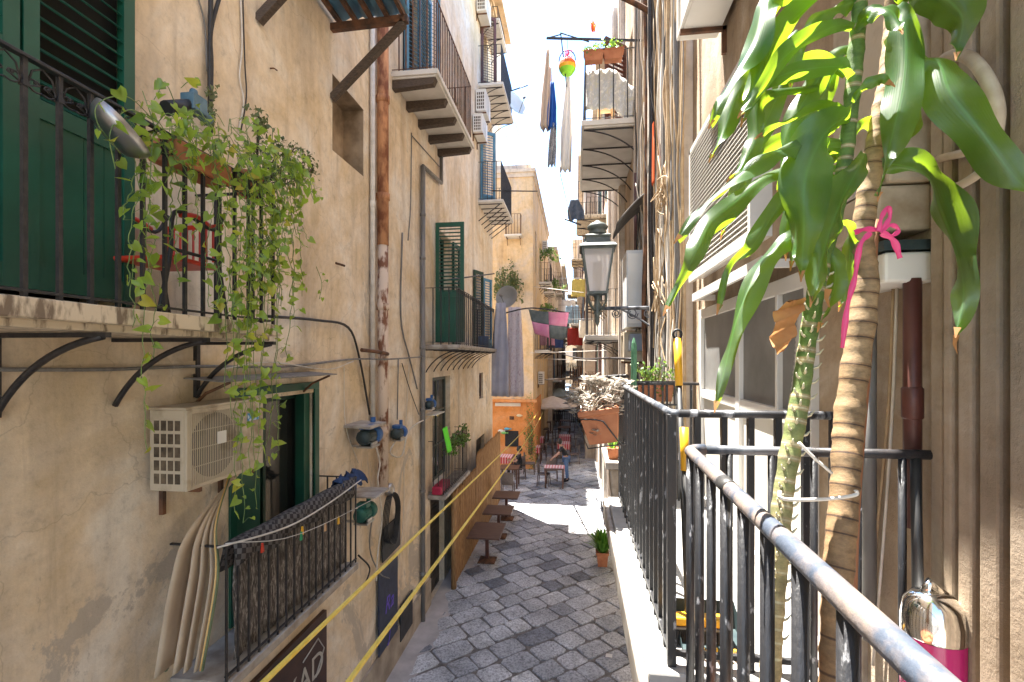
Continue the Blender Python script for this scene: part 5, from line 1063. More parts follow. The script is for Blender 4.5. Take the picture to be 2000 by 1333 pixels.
# recess pipes by boiler
vpipe(1698,RX-.05,560,1250,.022,GREYP,'wall_pipe','grey plastic pipe running down behind the cane trunk')
vpipe(1782,RX-.06,545,1030,.024,PAINTBR,'wall_pipe','maroon pipe with a collar right of the cane trunk',collars=1)
line('cable','tan electric cable dropping beside the maroon pipe','cable',[W(1745,560,X=RX-.03),W(1735,800,X=RX-.03),W(1712,1050,X=RX-.03),W(1700,1250,X=RX-.03)],.005,TCABLE)
line('cable','second tan cable hanging close to the maroon pipe','cable',[W(1752,560,X=RX-.03),W(1742,820,X=RX-.03),W(1722,1100,X=RX-.03),W(1705,1300,X=RX-.03)],.005,WCABLE)
t=thing('ribbed_conduit','grey ribbed conduit leaning behind the green cane','conduit',tuple(W(1540,900,X=RX-.1))); b=MB(); P=[W(1567,600,X=RX-.08),W(1555,750,X=RX-.09),W(1530,900,X=RX-.1),W(1515,1040,X=RX-.1)]; PP=spline(P,28); b.tube(PP,[.017 if i%2 else .021 for i in range(len(PP))],8); b.build('tube',mat('conduit_grey',(.4,.37,.33),(.5,.47,.43),.5),t)
# ------------------------------------------------------------------ planters on the right
t=thing('terracotta_planter','tilted terracotta trough with silver succulents hung on the neighbour railing','planter',tuple(W(1180,850,t=4.1)))
M=Matrix.Translation(W(1181,858,t=4.0))@Matrix.Rotation(R(-6),4,'Z')@Matrix.Rotation(R(-9),4,'Y')
def trough(b,w0,w1,l0,l1,h):
    vs=[]
    for (w_,l_,z) in ((w0,l0,0),(w1*.97,l1*.97,h*.84),(w1*1.03,l1*1.03,h*.85),(w1*1.03,l1*1.03,h),(w1*.93,l1*.95,h),(w1*.9,l1*.93,h*.9)): vs+=[(-w_,-l_,z),(w_,-l_,z),(w_,l_,z),(-w_,l_,z)]
    fs=[(3,2,1,0),(20,21,22,23)]+[(i*4+k,i*4+(k+1)%4,(i+1)*4+(k+1)%4,(i+1)*4+k) for i in range(5) for k in range(4)]; b.add(vs,fs)
b=MB(M); trough(b,.11,.155,.22,.25,.27); b.build('trough',TERRA,t,bev=.01)
b=MB(M); b.tube([(-.17,-.27,.22),(-.03,-.275,.20),(.03,-.275,.18),(.13,-.25,-.01),(.16,.0,-.03)],.006,5); b.tube([(-.18,-.27,.23),(-.12,-.25,-.02),(.18,-.22,-.02),(.22,-.2,.0),(.26,-.15,.25)],.006,5); b.build('wire_holder',IRON,t)
t=thing('silver_succulent','pale silvery felt leaved succulent crowding the tilted terracotta trough','plant',tuple(M@Vector((0,0,.25)))); st,lf=MB(),MB(); rr=random.Random(77)
for i in range(52):
    base=M@Vector((rr.uniform(-.12,.12),rr.uniform(-.2,.2),.24)); e_=base+Vector((rr.uniform(-.15,.22),rr.uniform(-.2,.22),rr.uniform(.02,.29)))
    if i>49: e_=base+Vector((rr.uniform(-.12,-.06),rr.uniform(-.1,.2),rr.uniform(-.22,-.08)))
    st.tube(spline([base,base.lerp(e_,.5)+Vector((0,0,.05)),e_],4),.005,5,False)
    for k_ in range(16):
        a=k_*2.4; up_=Vector((math.cos(a),math.sin(a),rr.uniform(.0,.8))).normalized(); q=e_+up_*.008+Vector((0,0,-.004*k_))
        c=up_.cross(Vector((0,0,1))).normalized(); l=rr.uniform(.035,.075); wd=rr.uniform(.015,.026); lf.t=rr.random()*.9; nn=c.cross(up_)
        lf.add([q,q+up_*l*.5-c*wd+nn*.006,q+up_*l+nn*-.006,q+up_*l*.5+c*wd+nn*.006,q+up_*l*.5-nn*.006],[(0,1,4),(1,2,4),(2,3,4),(3,0,4)],True)
st.build('stems',mat('pale_stem',(.3,.26,.2)),t); lf.build('leaves',SUCC,t)
t=thing('terracotta_planter','long terracotta trough on a rail shelf beside the tall cactus','planter',(.75,4.5,-.38)); Mp=Matrix.Translation(W(1276,783,Y=4.52)); b=MB(Mp@Matrix.Rotation(R(90),4,'Z')); trough(b,.09,.11,.145,.165,.15); b.build('trough',TERRA,t,bev=.008)
b=MB(Mp)
for x in (-.16,-.06,.06,.16): b.box(x-.008,x+.008,-.14,-.13,-.02,.18)
b.box(-.2,.2,-.145,-.13,.17,.185); b.box(-.2,.2,-.145,-.13,-.03,-.015); b.build('rail_shelf',IRON,t)
P0=Mp@Vector((0,0,.14)); 
def bushy(label,p,n,sx,sz,m,size=.03,seed=2,name='green_plant',stemm=None,sy=None):
    rr=random.Random(seed); t=thing(name,label,'plant',tuple(p)); st,lf=MB(),MB(); p=Vector(p); sy=sy or sx
    for i in range(n):
        e_=p+Vector((rr.gauss(0,sx),rr.gauss(0,sy),abs(rr.gauss(sz*.6,sz*.35)))); st.tube([p.lerp(e_,.0)+Vector(((e_.x-p.x)*.6,(e_.y-p.y)*.6,0)),e_],.003,4,False)
        for k_ in range(14): 
            q=e_+Vector((rr.gauss(0,size*.7),rr.gauss(0,size*.7),-k_*sz*.04+rr.gauss(0,.01))); heart(lf,q,Vector((rr.gauss(0,1),rr.gauss(-.5,1),rr.gauss(.4,.6))),size*rr.uniform(.5,1.1),Vector((rr.gauss(0,.6),rr.gauss(0,.6),1)),min(.93,max(.02,rr.gauss(.5,.3))))
    st.build('stems',stemm or WOODD,t); lf.build('leaves',m,t); return t
bushy('yellow green feathery plants in the trough beside the cactus',P0,26,.08,.2,GRN,.03,5)
t=thing('cactus','slim ribbed green column cactus rising from behind the handrail','cactus',tuple(W(1238,780,Y=4.4))); b=MB(); c=W(1238,785,Y=4.35); top=W(1239,660,Y=4.35); n=12; prof=[]
H_=top.z-c.z
vs=[]
for i in range(13):
    z=H_*i/12; r_=.026*(1 if i<11 else (.8 if i==11 else .25))
    for k_ in range(16): a=k_*PI/8; rr_=r_*(1 if k_%2 else .78); vs.append(c+Vector((rr_*math.cos(a),rr_*math.sin(a)+.01*math.sin(i*.5),z)))
b.add(vs,[(i*16+k_,i*16+(k_+1)%16,(i+1)*16+(k_+1)%16,(i+1)*16+k_) for i in range(12) for k_ in range(16)]); b.build('stem',mat('cactus_green',(.05,.15,.08),(.09,.22,.12),.6,20,bs=.4),t)
b=MB(); pot(b,c+Vector((0,0,-.12)),.07,.13); b.build('pot',TERRA,t)
# ------------------------------------------------------------------ broom and dustpan
def stick(name,label,top,bot,tt,ttb,lo):
    A_=W(*top,t=tt); B_=W(*bot,t=ttb); t=thing(name,label,'broom',tuple(B_)); b=MB(); d=(B_-A_); k0,k1=lo
    b.tube([A_,A_+d*k0],.018,12); b.build('grip',YEL,t); b=MB(); b.tube([A_+d*k0,B_],.013,10); b.build('handle',BCABLE,t)
    b=MB(); u_=d.normalized(); b.tube([A_+Vector((.02*math.cos(a),0,.022+.022*math.sin(a))) for a in [j*PI/6 for j in range(13)]],.006,6,False); b.build('hanging_loop',BCABLE,t); return t,B_
t,B_=stick('broom','broom with yellow grip and black handle leaning in the balcony corner',(1323,662),(1345,1250),2.35,2.13,(.17,0))
b=MB(); b.box(B_.x-.10,B_.x+.17,B_.y-.03,B_.y+.03,-1.17,-1.13); b.build('brush_head',YEL,t,bev=.008); b=MB(); b.box(B_.x-.098,B_.x+.168,B_.y-.035,B_.y+.028,-1.18,-1.171); b.build('grey_band',GREYP,t)
b=MB(); rr=random.Random(3)
for i in range(420): x=B_.x-.095+rr.random()*.26; y=B_.y-.028+rr.random()*.05; b.bar((x,y,-1.18),(x+rr.gauss(0,.006),y-.01+rr.gauss(0,.006),-1.248),.0035)
b.build('bristles',BCABLE,t)
A2=W(1336,835,t=2.25); t=thing('dustpan','dustpan with yellow grip standing behind the broom','dustpan',(A2.x+.02,2.2,-1.25)); b=MB(); b.tube([A2,W(1338,920,t=2.22)],.019,12); b.build('grip',YEL,t); b=MB(); b.tube([W(1338,920,t=2.22),(A2.x+.03,2.3,-1.18)],.012,8); b.build('handle',BCABLE,t)
b=MB(); x=A2.x; b.add([(x-.05,2.12,-1.245),(x+.22,2.12,-1.245),(x+.2,2.34,-1.245),(x-.04,2.34,-1.245),(x-.05,2.12,-1.235),(x+.22,2.12,-1.235),(x+.22,2.34,-1.12),(x-.05,2.34,-1.12),(x-.05,2.33,-1.235),(x+.22,2.33,-1.235)],[(0,1,2,3),(4,5,9,8),(8,9,6,7),(4,8,7),(5,6,9)]); b.build('pan',PUMPD,t,solid=.006)
b=MB()
for i in range(14): xx=x-.03+i*.018; b.bar((xx,2.105,-1.245),(xx,2.09,-1.20),.009); 
b.build('teeth',YEL,t)
# ------------------------------------------------------------------ pink and chrome bin on a pole
t=thing('pink_bin','glossy pink canister with chrome domed lid at the lower right corner','canister',tuple(W(1822,1330,t=1.32)))
c=W(1822,1200,t=1.32); b=MB(); s_=.072
b.lathe([(s_*.93,-.45),(s_*.99,-.25),(s_,-.12),(s_,-.055)],c,36); b.build('body',PINK,t)
b=MB(); b.lathe([(s_*1.0,-.054),(s_*1.01,-.05),(s_*1.0,-.01),(s_*.9,.03),(s_*.65,.055),(s_*.3,.064),(0,.066)],c,36); b.tube([c+Vector((-.02,0,.055)),c+Vector((-.01,0,.085)),c+Vector((.03,0,.05))],.014,10); b.build('chrome_lid',CHROME,t)
line('black_pole','black pole rising from the canister to the end rail','pole',[W(1793,1172,t=1.36),W(1788,880,t=1.46)],.014,BCABLE,n=10,smooth=False)
# ------------------------------------------------------------------ cane plant (foreground right)
t=thing('cane_plant','tall cane plant with glossy drooping leaves inside the near right railing','plant',tuple(W(1600,1400,t=1.0)))
rr=random.Random(12)
def cane_mat(nm,c0,c1,c2):
    m,nt,p=nodes(nm); v=coords(nt,(1,1,2)); at=nt.nodes.new('ShaderNodeAttribute'); at.attribute_name='tint'
    col=ramp(nt,at.outputs['Fac'],[(.1,c0),(.25,c1),(.45,c1),(.75,c2)]); col=mixc(nt,1,col,ramp(nt,noise(nt,30,8,v,.75),[(.3,.55),(.6,1.15)]),'MULTIPLY')
    col=mixc(nt,1,col,ramp(nt,noise(nt,5,6,v,.7),[(.35,.7),(.6,1.1)]),'MULTIPLY'); nt.links.new(col,p.inputs['Base Color']); p.inputs['Roughness'].default_value=.75; bump(nt,p,noise(nt,60,7,v,.75),.5,.003); return m
def cane(pts,rs,name,m):
    P=spline([W(u,v,t=tt) for u,v,tt in pts],9); n=len(P); b=MB(); k=len(rs)-1
    R_=[]
    for i in range(n): x=i/(n-1)*k; j=min(k-1,int(x)); r_=rs[j]+(rs[j+1]-rs[j])*(x-j); R_.append(r_*(1.05 if i%3==0 else .97))
    seg=.034 if rs[0]>.024 else .027; dist=0; PP=[]; RR=[]; TT=[]
    for i in range(n-1):
        L=(P[i+1]-P[i]).length; kk=max(1,int(L/.006))
        for q_ in range(kk):
            f_=q_/kk; dist+=L/kk; sw=(dist%seg)/seg; PP.append(P[i].lerp(P[i+1],f_)); RR.append((R_[i]*(1-f_)+R_[i+1]*f_)*(1.0-.045*sw+.03*math.sin(dist*23)+.02*math.sin(dist*61))); zf=(PP[-1].z+.75)/1.0
            TT.append(.03 if sw<.09+.1*abs(math.sin(dist*47)) else min(.93,max(.3,.35+.5*zf)))
    b.tube(PP,RR,16); 
    for i_,tt_ in enumerate(TT):
        for k_ in range(16): b.tint[i_*16+k_]=tt_+rr.uniform(-.03,.03)
    b.build(name,m,t)
cane([(1630,1420,.96),(1632,1200,1.0),(1650,950,1.06),(1660,800,1.1),(1690,560,1.12),(1685,460,1.12),(1702,340,1.12),(1718,240,1.12),(1735,150,1.13),(1745,40,1.15),(1748,-60,1.15)],[.028,.028,.030,.030,.025,.022,.022,.02,.02,.02],'trunk',cane_mat('cane_bark_rings',(.06,.032,.016),(.22,.13,.06),(.30,.20,.10)))
cane([(1500,1420,.96),(1508,1250,.99),(1520,1080,1.02),(1532,950,1.05),(1562,780,1.07),(1580,650,1.08),(1602,530,1.08),(1640,380,1.08),(1660,230,1.08),(1672,100,1.08),(1682,-30,1.08)],[.02,.02,.021,.021,.019,.018,.017,.016,.016,.015],'green_trunk',cane_mat('green_cane_rings',(.42,.38,.24),(.30,.24,.12),(.09,.16,.03)))
# leaf scars / hooks on green cane
b=MB()
P=spline([W(u,v,t=tt) for u,v,tt in [(1508,1250,.99),(1520,1080,1.02),(1532,950,1.05),(1562,780,1.07),(1580,650,1.08),(1602,530,1.08)]],14)
for i,q in enumerate(P):
    a=i*2.1; r_=.02; o1=Vector((math.cos(a),-abs(math.sin(a)),0)); b.tube([q+o1*r_*.6,q+o1*r_*1.3+Vector((0,0,.004)),q+o1*r_*1.7+Vector((0,0,.014))],[.004,.003,.001],4)
b.build('leaf_scars',mat('leaf_scar',(.5,.45,.3)),t)
leaves=[ # path px points, start depth, end depth, half width (m), name
 ([(1678,-10),(1600,-40),(1505,0),(1469,90),(1428,158),(1388,243)],1.08,.98,.036),
 ([(1680,20),(1640,-30),(1595,0),(1532,58),(1496,112),(1473,180),(1450,240)],1.08,1.0,.033),
 ([(1676,54),(1640,50),(1595,68),(1532,112),(1482,180),(1446,225)],1.08,.95,.025),
 ([(1671,162),(1650,135),(1631,130),(1550,140),(1491,166),(1476,195)],1.08,1.0,.022),
 ([(1658,220),(1630,213),(1595,216),(1532,243),(1482,268)],1.08,1.0,.02),
 ([(1650,280),(1600,280),(1552,288),(1500,302),(1451,335),(1379,396),(1323,468)],1.08,.9,.032),
 ([(1640,330),(1570,330),(1500,345),(1430,400),(1385,440),(1361,490),(1334,545),(1300,608)],1.09,.9,.027),
 ([(1660,240),(1640,236),(1605,270),(1572,350),(1570,450),(1565,540)],1.07,.93,.060),
 ([(1690,300),(1670,340),(1640,400),(1615,470),(1585,590)],1.06,.95,.048),
 ([(1640,350),(1590,345),(1545,370),(1510,420),(1470,480),(1430,520),(1403,605)],1.08,.93,.022),
 ([(1630,440),(1580,450),(1530,475),(1480,530),(1440,620),(1418,710),(1398,795)],1.08,.9,.029),
 ([(1740,20),(1760,30),(1770,90),(1762,180),(1737,288),(1716,385)],1.12,1.0,.045),
 ([(1745,60),(1790,110),(1834,125),(1855,180),(1910,250),(1977,340),(2040,400)],1.12,.92,.055),
 ([(1745,0),(1790,-30),(1850,0),(1880,40),(1868,110)],1.12,1.0,.05),
 ([(1700,330),(1748,322),(1811,345),(1835,405),(1868,495),(1882,570),(1868,650)],1.12,.98,.052),
 ([(1676,90),(1640,100),(1610,140),(1568,202),(1532,270),(1520,372)],1.09,1.12,.032),
 ([(1662,117),(1640,130),(1600,200),(1560,260),(1535,320)],1.09,1.14,.030),
 ([(1600,170),(1520,180),(1480,205),(1475,270),(1451,320),(1425,350)],1.1,1.02,.022),
 ([(1655,300),(1620,300),(1580,340),(1540,430),(1535,500)],1.08,1.1,.028),
 ([(1650,150),(1600,110),(1540,150),(1500,230),(1470,300),(1458,380)],1.1,1.12,.026),
 ([(1684,-30),(1640,-60),(1560,-30),(1500,30),(1470,90)],1.08,1.1,.035),
 ([(1670,60),(1700,20),(1740,20),(1760,60)],1.06,.95,.03),
 ([(1665,200),(1690,170),(1720,155),(1740,165)],1.06,1.0,.014),
 ([(1640,300),(1600,330),(1560,420),(1545,520)],1.1,1.1,.03),
 ([(1682,0),(1650,10),(1600,30),(1560,90),(1545,160)],1.08,1.05,.03),
 ([(1600,480),(1625,500),(1630,560),(1600,640)],1.08,1.05,.026),
 ([(1650,430),(1660,470),(1655,540),(1640,600)],1.1,1.15,.026),
 ([(1668,260),(1700,240),(1745,260),(1790,240),(1800,200)],1.1,1.2,.03),
 ([(1640,240),(1590,250),(1500,290),(1450,350),(1425,420),(1410,460)],1.12,1.2,.026),
 ([(1560,60),(1500,120),(1440,190),(1415,250),(1388,310)],1.15,1.1,.03),
]
lf=MB(); dry=MB()
for li,(pts,t0,t1,hw) in enumerate(leaves):
    n0=len(pts); P=spline([W(u,v,t=t0+(t1-t0)*(i/(n0-1))**.8) for i,(u,v) in enumerate(pts)],8); n=len(P); lf.t=rr.uniform(.05,.9); gr=[]
    tw=rr.uniform(-1.0,1.0); ph=rr.uniform(0,6)
    for i,q in enumerate(P):
        f=i/(n-1); d=(P[min(i+1,n-1)]-P[max(i-1,0)]).normalized(); vd=q.normalized(); side=d.cross(vd).normalized(); nrm=side.cross(d).normalized()
        a=tw*(.4+.6*f)+.45*math.sin(f*5+ph); sd=side*math.cos(a)+nrm*math.sin(a); nn=sd.cross(d)
        wd=hw*.76*(min(1,.25+f*1.8))*(1-max(0,(f-.5)/.5)**2.0)*(1+.09*math.sin(f*23+ph))+.0012
        row=[]
        for j in range(-3,4):
            s_=j/3; rip=.3*hw*math.sin(f*17+ph+ (2 if j>0 else 0))*abs(s_)**2
            row.append(q+sd*wd*s_+nn*(abs(s_)**1.3*wd*.5+rip))
        gr.append(row)
    lf.sheet(gr)
    tip=P[-1]; dd=(P[-1]-P[-2]).normalized(); dry.t=.5; c=dd.cross(tip.normalized()).normalized()
    dry.sheet([[tip-dd*.012+c*s_*.006 for s_ in (-1,0,1)],[tip+dd*.002+c*s_*.003+Vector((0,0,.002)) for s_ in (-1,0,1)],[tip+dd*.012+c*s_*.001 for s_ in (-1,0,1)]])
lo_=lf.build('leaves',DRAC,t); at_=lo_.data.attributes.new('across','FLOAT','POINT'); at_.data.foreach_set('value',[(i%7-3)/3 for i in range(len(lf.v))])
q=[(1560,585),(1540,610),(1530,650),(1522,690)]; P=spline([W(u,v,t=.97) for u,v in q],5); gr=[]
for i,p in enumerate(P): f=i/(len(P)-1); c=Vector((1,.2,0)); wd=.026*math.sin(PI*(.25+.6*f)); gr.append([p+c*wd*s_+Vector((0,-.015*math.cos(s_*2+i),.004*math.sin(i*2+s_*3))) for s_ in (-1,-.5,0,.5,1)])
dry.t=.5; dry.sheet(gr)
for (u,v) in ((1618,565),(1868,655)):
    P=[W(u,v,t=1.0),W(u-4,v+18,t=1.0),W(u+2,v+36,t=1.0)]; dry.sheet([[p+Vector((.009*s_*(1-.3*i),.004*s_,0)) for s_ in (-1,0,1)] for i,p in enumerate(P)])
dry.build('dry_leaf_tips',DRY,t)  # dried brown tips of the leaves, built as a single part
pb=W(1570,1400,t=.98); b=MB(); pot(b,Vector((pb.x,pb.y,-1.27)),.2,.3); tag(b.build('plant_pot',TERRA),'big terracotta pot holding the cane plant on the near balcony floor','pot')
# support stake
line('plant_stake','thin reddish wooden stake tied to the thick cane trunk','stake',[W(1660,1420,t=1.06),W(1672,1000,t=1.1),W(1695,700,t=1.15),W(1710,430,t=1.15)],.008,mat('red_stake',(.22,.08,.03),(.3,.13,.06),.7,9))
# pink ribbon
RIB=mat('pink_ribbon',(.60,.03,.13),(.70,.06,.2),.45,9); t=thing('pink_ribbon','pink ribbon bow tied round the thick cane trunk','ribbon',tuple(W(1710,455,t=1.06)))
def ribbon(pts,wd,t0=1.04):
    P=spline([W(u,v,t=t0-.0*i) for i,(u,v) in enumerate(pts)],6); b=MB(); n=len(P); g_=[]
    for i,p in enumerate(P): d=(P[min(i+1,n-1)]-P[max(i-1,0)]).normalized(); s_=d.cross(p.normalized()).normalized(); ww=wd*(.8+.2*math.sin(i)); g_.append([p-s_*ww,p+Vector((0,-.003,0)),p+s_*ww])
    b.sheet(g_); return b
ribbon([(1668,455),(1690,448),(1720,450)],.006).build('band',RIB,t); ribbon([(1716,452),(1722,425),(1734,405),(1738,425),(1722,450)],.005,1.03).build('loop',RIB,t)
ribbon([(1718,455),(1740,440),(1755,450),(1740,462),(1722,455)],.005,1.03).build('loop',RIB,t); ribbon([(1722,455),(1745,470),(1758,505)],.007,1.03).build('tail',RIB,t); ribbon([(1700,455),(1680,480),(1670,540),(1655,600),(1645,680)],.006,1.02).build('tail',RIB,t)
t=MB(); 
t.tube(spline([W(1523,960,t=1.0),W(1530,975,t=.99),W(1600,976,t=1.0),W(1668,968,t=1.0),W(1672,958,t=1.0)],5),.004,6); t.tube(spline([W(1560,865,t=1.02),W(1590,895,t=1.02),W(1625,925,t=1.02)],4),.0035,5); tag(t.build('cable_tie',WCABLE),'pale tie looped round both canes above the rail','tie')
# ------------------------------------------------------------------ upper right balcony dressings
b=MB(); gr=[]
for i in range(25):
    y=8.38+0*i; x=.17+.80*i/24; gr.append([(x,8.42+.03*math.sin(i*1.5+j*.3),4.95-(.0 if i<14 else (i-14)*.035)-j*.085) for j in range(9 if 1 else 0)])
b.sheet(gr); tag(b.build('floral_cloth',FLORAL,solid=.006),'pale floral cloth hung behind the bars of the upper right balcony','cloth')
t=thing('wooden_crate','small wooden crate standing on the upper right balcony floor','crate',(.55,8.6,4.07)); b=MB()
for x in (.38,.62): b.box(x,x+.04,8.55,8.8,4.06,4.38)
b.box(.38,.66,8.55,8.8,4.38,4.41); b.build('frame',mat('raw_wood',(.5,.3,.14),(.6,.4,.2),.7),t)
for i,(x,lb) in enumerate(((.30,'outer'),(.62,'inner'))):
    b=MB(); c=Vector((x,8.28,5.0)); M=Matrix.Translation(c); bb=MB(M@Matrix.Rotation(R(90),4,'Z')); trough(bb,.07,.09,.14,.17,.17) ; tag(bb.build('rail_planter',TERRA),f'terracotta rail planter on the upper right balcony, the {lb} one','planter')
    bushy(f'light green sprouting plant in the {lb} rail planter of the upper right balcony',c+Vector((0,0,.15)),14,.07,.18,PALM,.04,40+i)
# drying frame reaching over the alley
t=thing('laundry_rack','iron drying frame with bars reaching out over the alley from the upper right balcony','drying rack',(0,8.3,5.3))
b=MB(); A=W(1068,75,Y=8.3); B=W(1260,80,Y=8.3); b.bar(A,B,.03); b.bar(W(1095,65,Y=8.9),W(1150,82,Y=8.3),.02); b.bar(A,W(1095,68,Y=8.9),.02); b.bar(W(1095,65,Y=8.9),W(1107,170,Y=8.9),.02); b.build('frame',IRON,t)
def hang(label,name,u0,v0,u1,v1,wtop,wbot,m,Y,cat='scarf',seed=0,fr=False):
    rr=random.Random(seed); p0=W(u0,v0,Y=Y); p1=W(u1,v1,Y=Y); gr=[]
    for i in range(15):
        f=i/14; c=p0.lerp(p1,f); wd=(wtop+(wbot-wtop)*min(1,f*1.8))*Y/8.3/2
        gr.append([c+Vector((wd*s_/4,.05*math.sin(s_*1.7+f*3+seed)*(.3+f),.015*math.sin(s_*2+seed))) for s_ in range(-4,5)])
    b=MB(); b.sheet(gr); return tag(b.build(name,m,solid=.006),label,cat)
BEI=mat('beige_scarf_cloth',(.55,.42,.33),(.62,.5,.4),.9,8); RYB=mat('royal_blue_cloth',(.01,.08,.36),(.02,.12,.45),.8,6); CRM=mat('cream_scarf_cloth',(.8,.74,.66),(.85,.8,.74),.9,8); MAUV=mat('mauve_cloth',(.6,.48,.48),(.66,.55,.55),.9,6)
hang('tan scarf hanging limp from the tip of the drying frame','scarf',1070,95,1063,250,.04,.15,BEI,8.3,seed=1)
hang('mauve cloth hanging just behind the tan scarf','cloth',1074,130,1066,255,.05,.17,MAUV,8.45,'cloth',seed=2)
hang('royal blue cloth on the drying frame','cloth',1079,160,1078,252,.05,.15,RYB,8.35,'cloth',seed=3)
hang('black and white spotted scarf below the blue cloth','scarf',1082,240,1077,325,.09,.13,SPOT,8.35,seed=4)
hang('long cream fringed scarf hanging below the rainbow basket','scarf',1110,150,1104,335,.05,.19,CRM,8.9,seed=5)
t=thing('rainbow_basket','small bright rainbow basket hanging from the drying frame','basket',tuple(W(1108,145,Y=8.9)))
c=W(1108,130,Y=8.9)
for (z0,z1,r0,r1,m) in ((-.14,-.06,.10,.15,mat('lime_plastic',(.25,.62,.03))),(-.06,.0,.15,.16,YEL),(.0,.06,.16,.15,mat('orange_plastic',(.8,.16,.02))),(.06,.13,.15,.09,REDP)):
    b=MB(); b.lathe([(r0,z0),(r1,z1)],c,16); 
    if z0<-.1: b.lathe([(0,z0),(r0,z0)],c,16)
    b.build('band',m,t)
b=MB(); b.tube([c+Vector((.15*math.cos(a),0,.1+.2*math.sin(a))) for a in [j*PI/8 for j in range(9)]],.01,6); b.tube([c+Vector((0,0,.3)),c+Vector((0,0,.62))],.004,4); b.build('handle',PUMPB,t)
bushy('tuft of pink ribbon flowers stuffed in the rainbow basket',c+Vector((0,0,.1)),8,.04,.14,leafmat('pink_petal',(.6,.03,.12),(.7,.1,.2),(.7,.1,.2),.3,.5),.04,66,'artificial_flowers')
blades('orange artificial flower on the upper right balcony rail',W(1160,60,Y=10.5),14,.22,.1,leafmat('orange_petal',(.7,.15,.03),(.8,.22,.05),(.8,.2,.05),.3,.5),wd=.05,seed=8,name='artificial_flowers')
# jacket cloths on the far right balcony
hang('dark blue jacket slung over the far right upper balcony rail','jacket',1122,390,1126,430,.14,.28,mat('slate_jacket',(.05,.07,.10),(.09,.11,.15),.9,9),15.6,'jacket',seed=9)
line('drying_pole','long dark pole poking out below the jacket over the alley','pole',[W(1103,428,Y=15.6),W(1135,440,Y=15.6)],.03,IRON,smooth=False)
# ------------------------------------------------------------------ left: laundry, dishes, flag
hang('long grey lilac sheet hanging from the green shuttered balcony','sheet',978,592,977,775,.17,.30,SHEET,13.4,'laundry',seed=3)
hang('lilac patterned curtain hanging beside the grey sheet','curtain',1005,600,1008,775,.22,.27,DRAPE,13.9,'laundry',seed=6)
line('laundry_pole','thin pole carrying the hanging sheets and the flag','pole',[W(815,555,Y=9.3),W(965,535,Y=13.3)],.02,IRON,smooth=False)
line('flag_pole','black pole holding up the pink and grey quartered flag','pole',[W(985,612,Y=13.6),W(1040,602,Y=13.7),W(1113,612,Y=13.9)],.022,IRON)
def dish(label,u,v,Y,r,m,az=0,tilt=60):
    c=W(u,v,Y=Y); t=thing('satellite_dish',label,'satellite dish',tuple(c)); M=Matrix.Translation(c)@Matrix.Rotation(az,4,'Z')@Matrix.Rotation(R(tilt),4,'X')
    b=MB(M); b.lathe([(0,-.0),(r*.4,.02),(r*.75,.08),(r,.15),(r*1.01,.15),(r*.75,.07),(r*.4,.01),(0,-.012)],(0,0,0),28); b.build('reflector',m,t)
    b=MB(M); b.tube([(0,-r,.14),(0,-r*.3,.55)],.012,6); b.lathe([(0,0),(.04,0),(.04,.09),(0,.09)],(0,-r*.3,.5),10); b.tube([(0,0,0),(0,0,-.15),(0,r,-.3)],.02,6); b.build('feed_arm',GREYP,t)
dish('round grey satellite dish behind the hanging sheets',993,583,14.2,.34,mat('dish_grey',(.27,.26,.24),(.33,.32,.30),.6,3),R(-15),78)
dish('pale satellite dish high on the left beside the upper balcony',1002,207,16.4,.45,WHITE,R(50),70)
line('antenna_pole','thin antenna arm sticking out from the top left balcony','pole',[W(998,178,Y=15.8),W(1031,167,Y=15.8)],.02,IRON,smooth=False)
line('clothes_bar','thin rod sticking out from the lower far balcony over the alley','pole',[W(958,373,Y=14.6),W(1050,374,Y=14.8)],.018,IRON,smooth=False)
# quartered flag
t=thing('quartered_flag','pink and grey quartered flag sagging from the pole across the alley','flag',tuple(W(1075,640,Y=13.8)))
FP=mat('flag_pink',(.66,.20,.36),(.70,.30,.42),.8,6); FG=mat('flag_grey',(.10,.12,.12),(.17,.19,.19),.8,6)
c00=W(1032,604,Y=13.8); c10=W(1111,611,Y=13.8); c01=W(1044,652,Y=13.8); c11=W(1103,665,Y=13.8)
def fl(a,b_): 
    p=c00.lerp(c10,a).lerp(c01.lerp(c11,a),b_); return p+Vector((0,.06*math.sin(a*7+b_*2)+.03*math.sin(b_*6),-.03*math.sin(a*PI)))
for i in range(2):
    for j in range(2):
        b=MB(); b.sheet([[fl((i+x/6)/2,(j+y/6)/2) for x in range(7)] for y in range(7)]); b.build('quarter',FG if (i+j)%2==0 else FP,t,solid=.004)
# lines across the alley
for i,(u0,v0,y0,u1,v1,y1,lb) in enumerate(((1040,560,22,1140,572,16,'washing line crossing the alley above the flag'),(1030,690,22,1190,685,14,'washing line crossing the alley beneath the flag'),(1035,700,25,1165,705,18,'lower washing line stretched over the cafe'),
      (985,255,16.5,1010,330,21.4,'thin cable sloping across the sky on the left'),(1005,235,16.5,1030,325,21.4,'second thin cable sloping across the sky on the left'),(1094,340,9.5,1120,450,15,'thin cord dropping through the sky below the scarf'))):
    line('overhead_line',lb,'line',[W(u0,v0,Y=y0),W(u1,v1,Y=y1)],.012 if i<3 else .007,WCABLE if i<3 else GREYP,smooth=False)
line('iron_bar','thick black bar spanning the alley far ahead','bar',[W(1065,742,Y=19),W(1225,735,Y=6.9)],.03,IRON,smooth=False)
line('balcony_rail_bar','black handrail running along the right wall above the succulents','rail',[W(1092,690,Y=24),W(1130,700,Y=14),W(1190,700,Y=8.2),W(1235,702,Y=6.8)],.02,IRON)
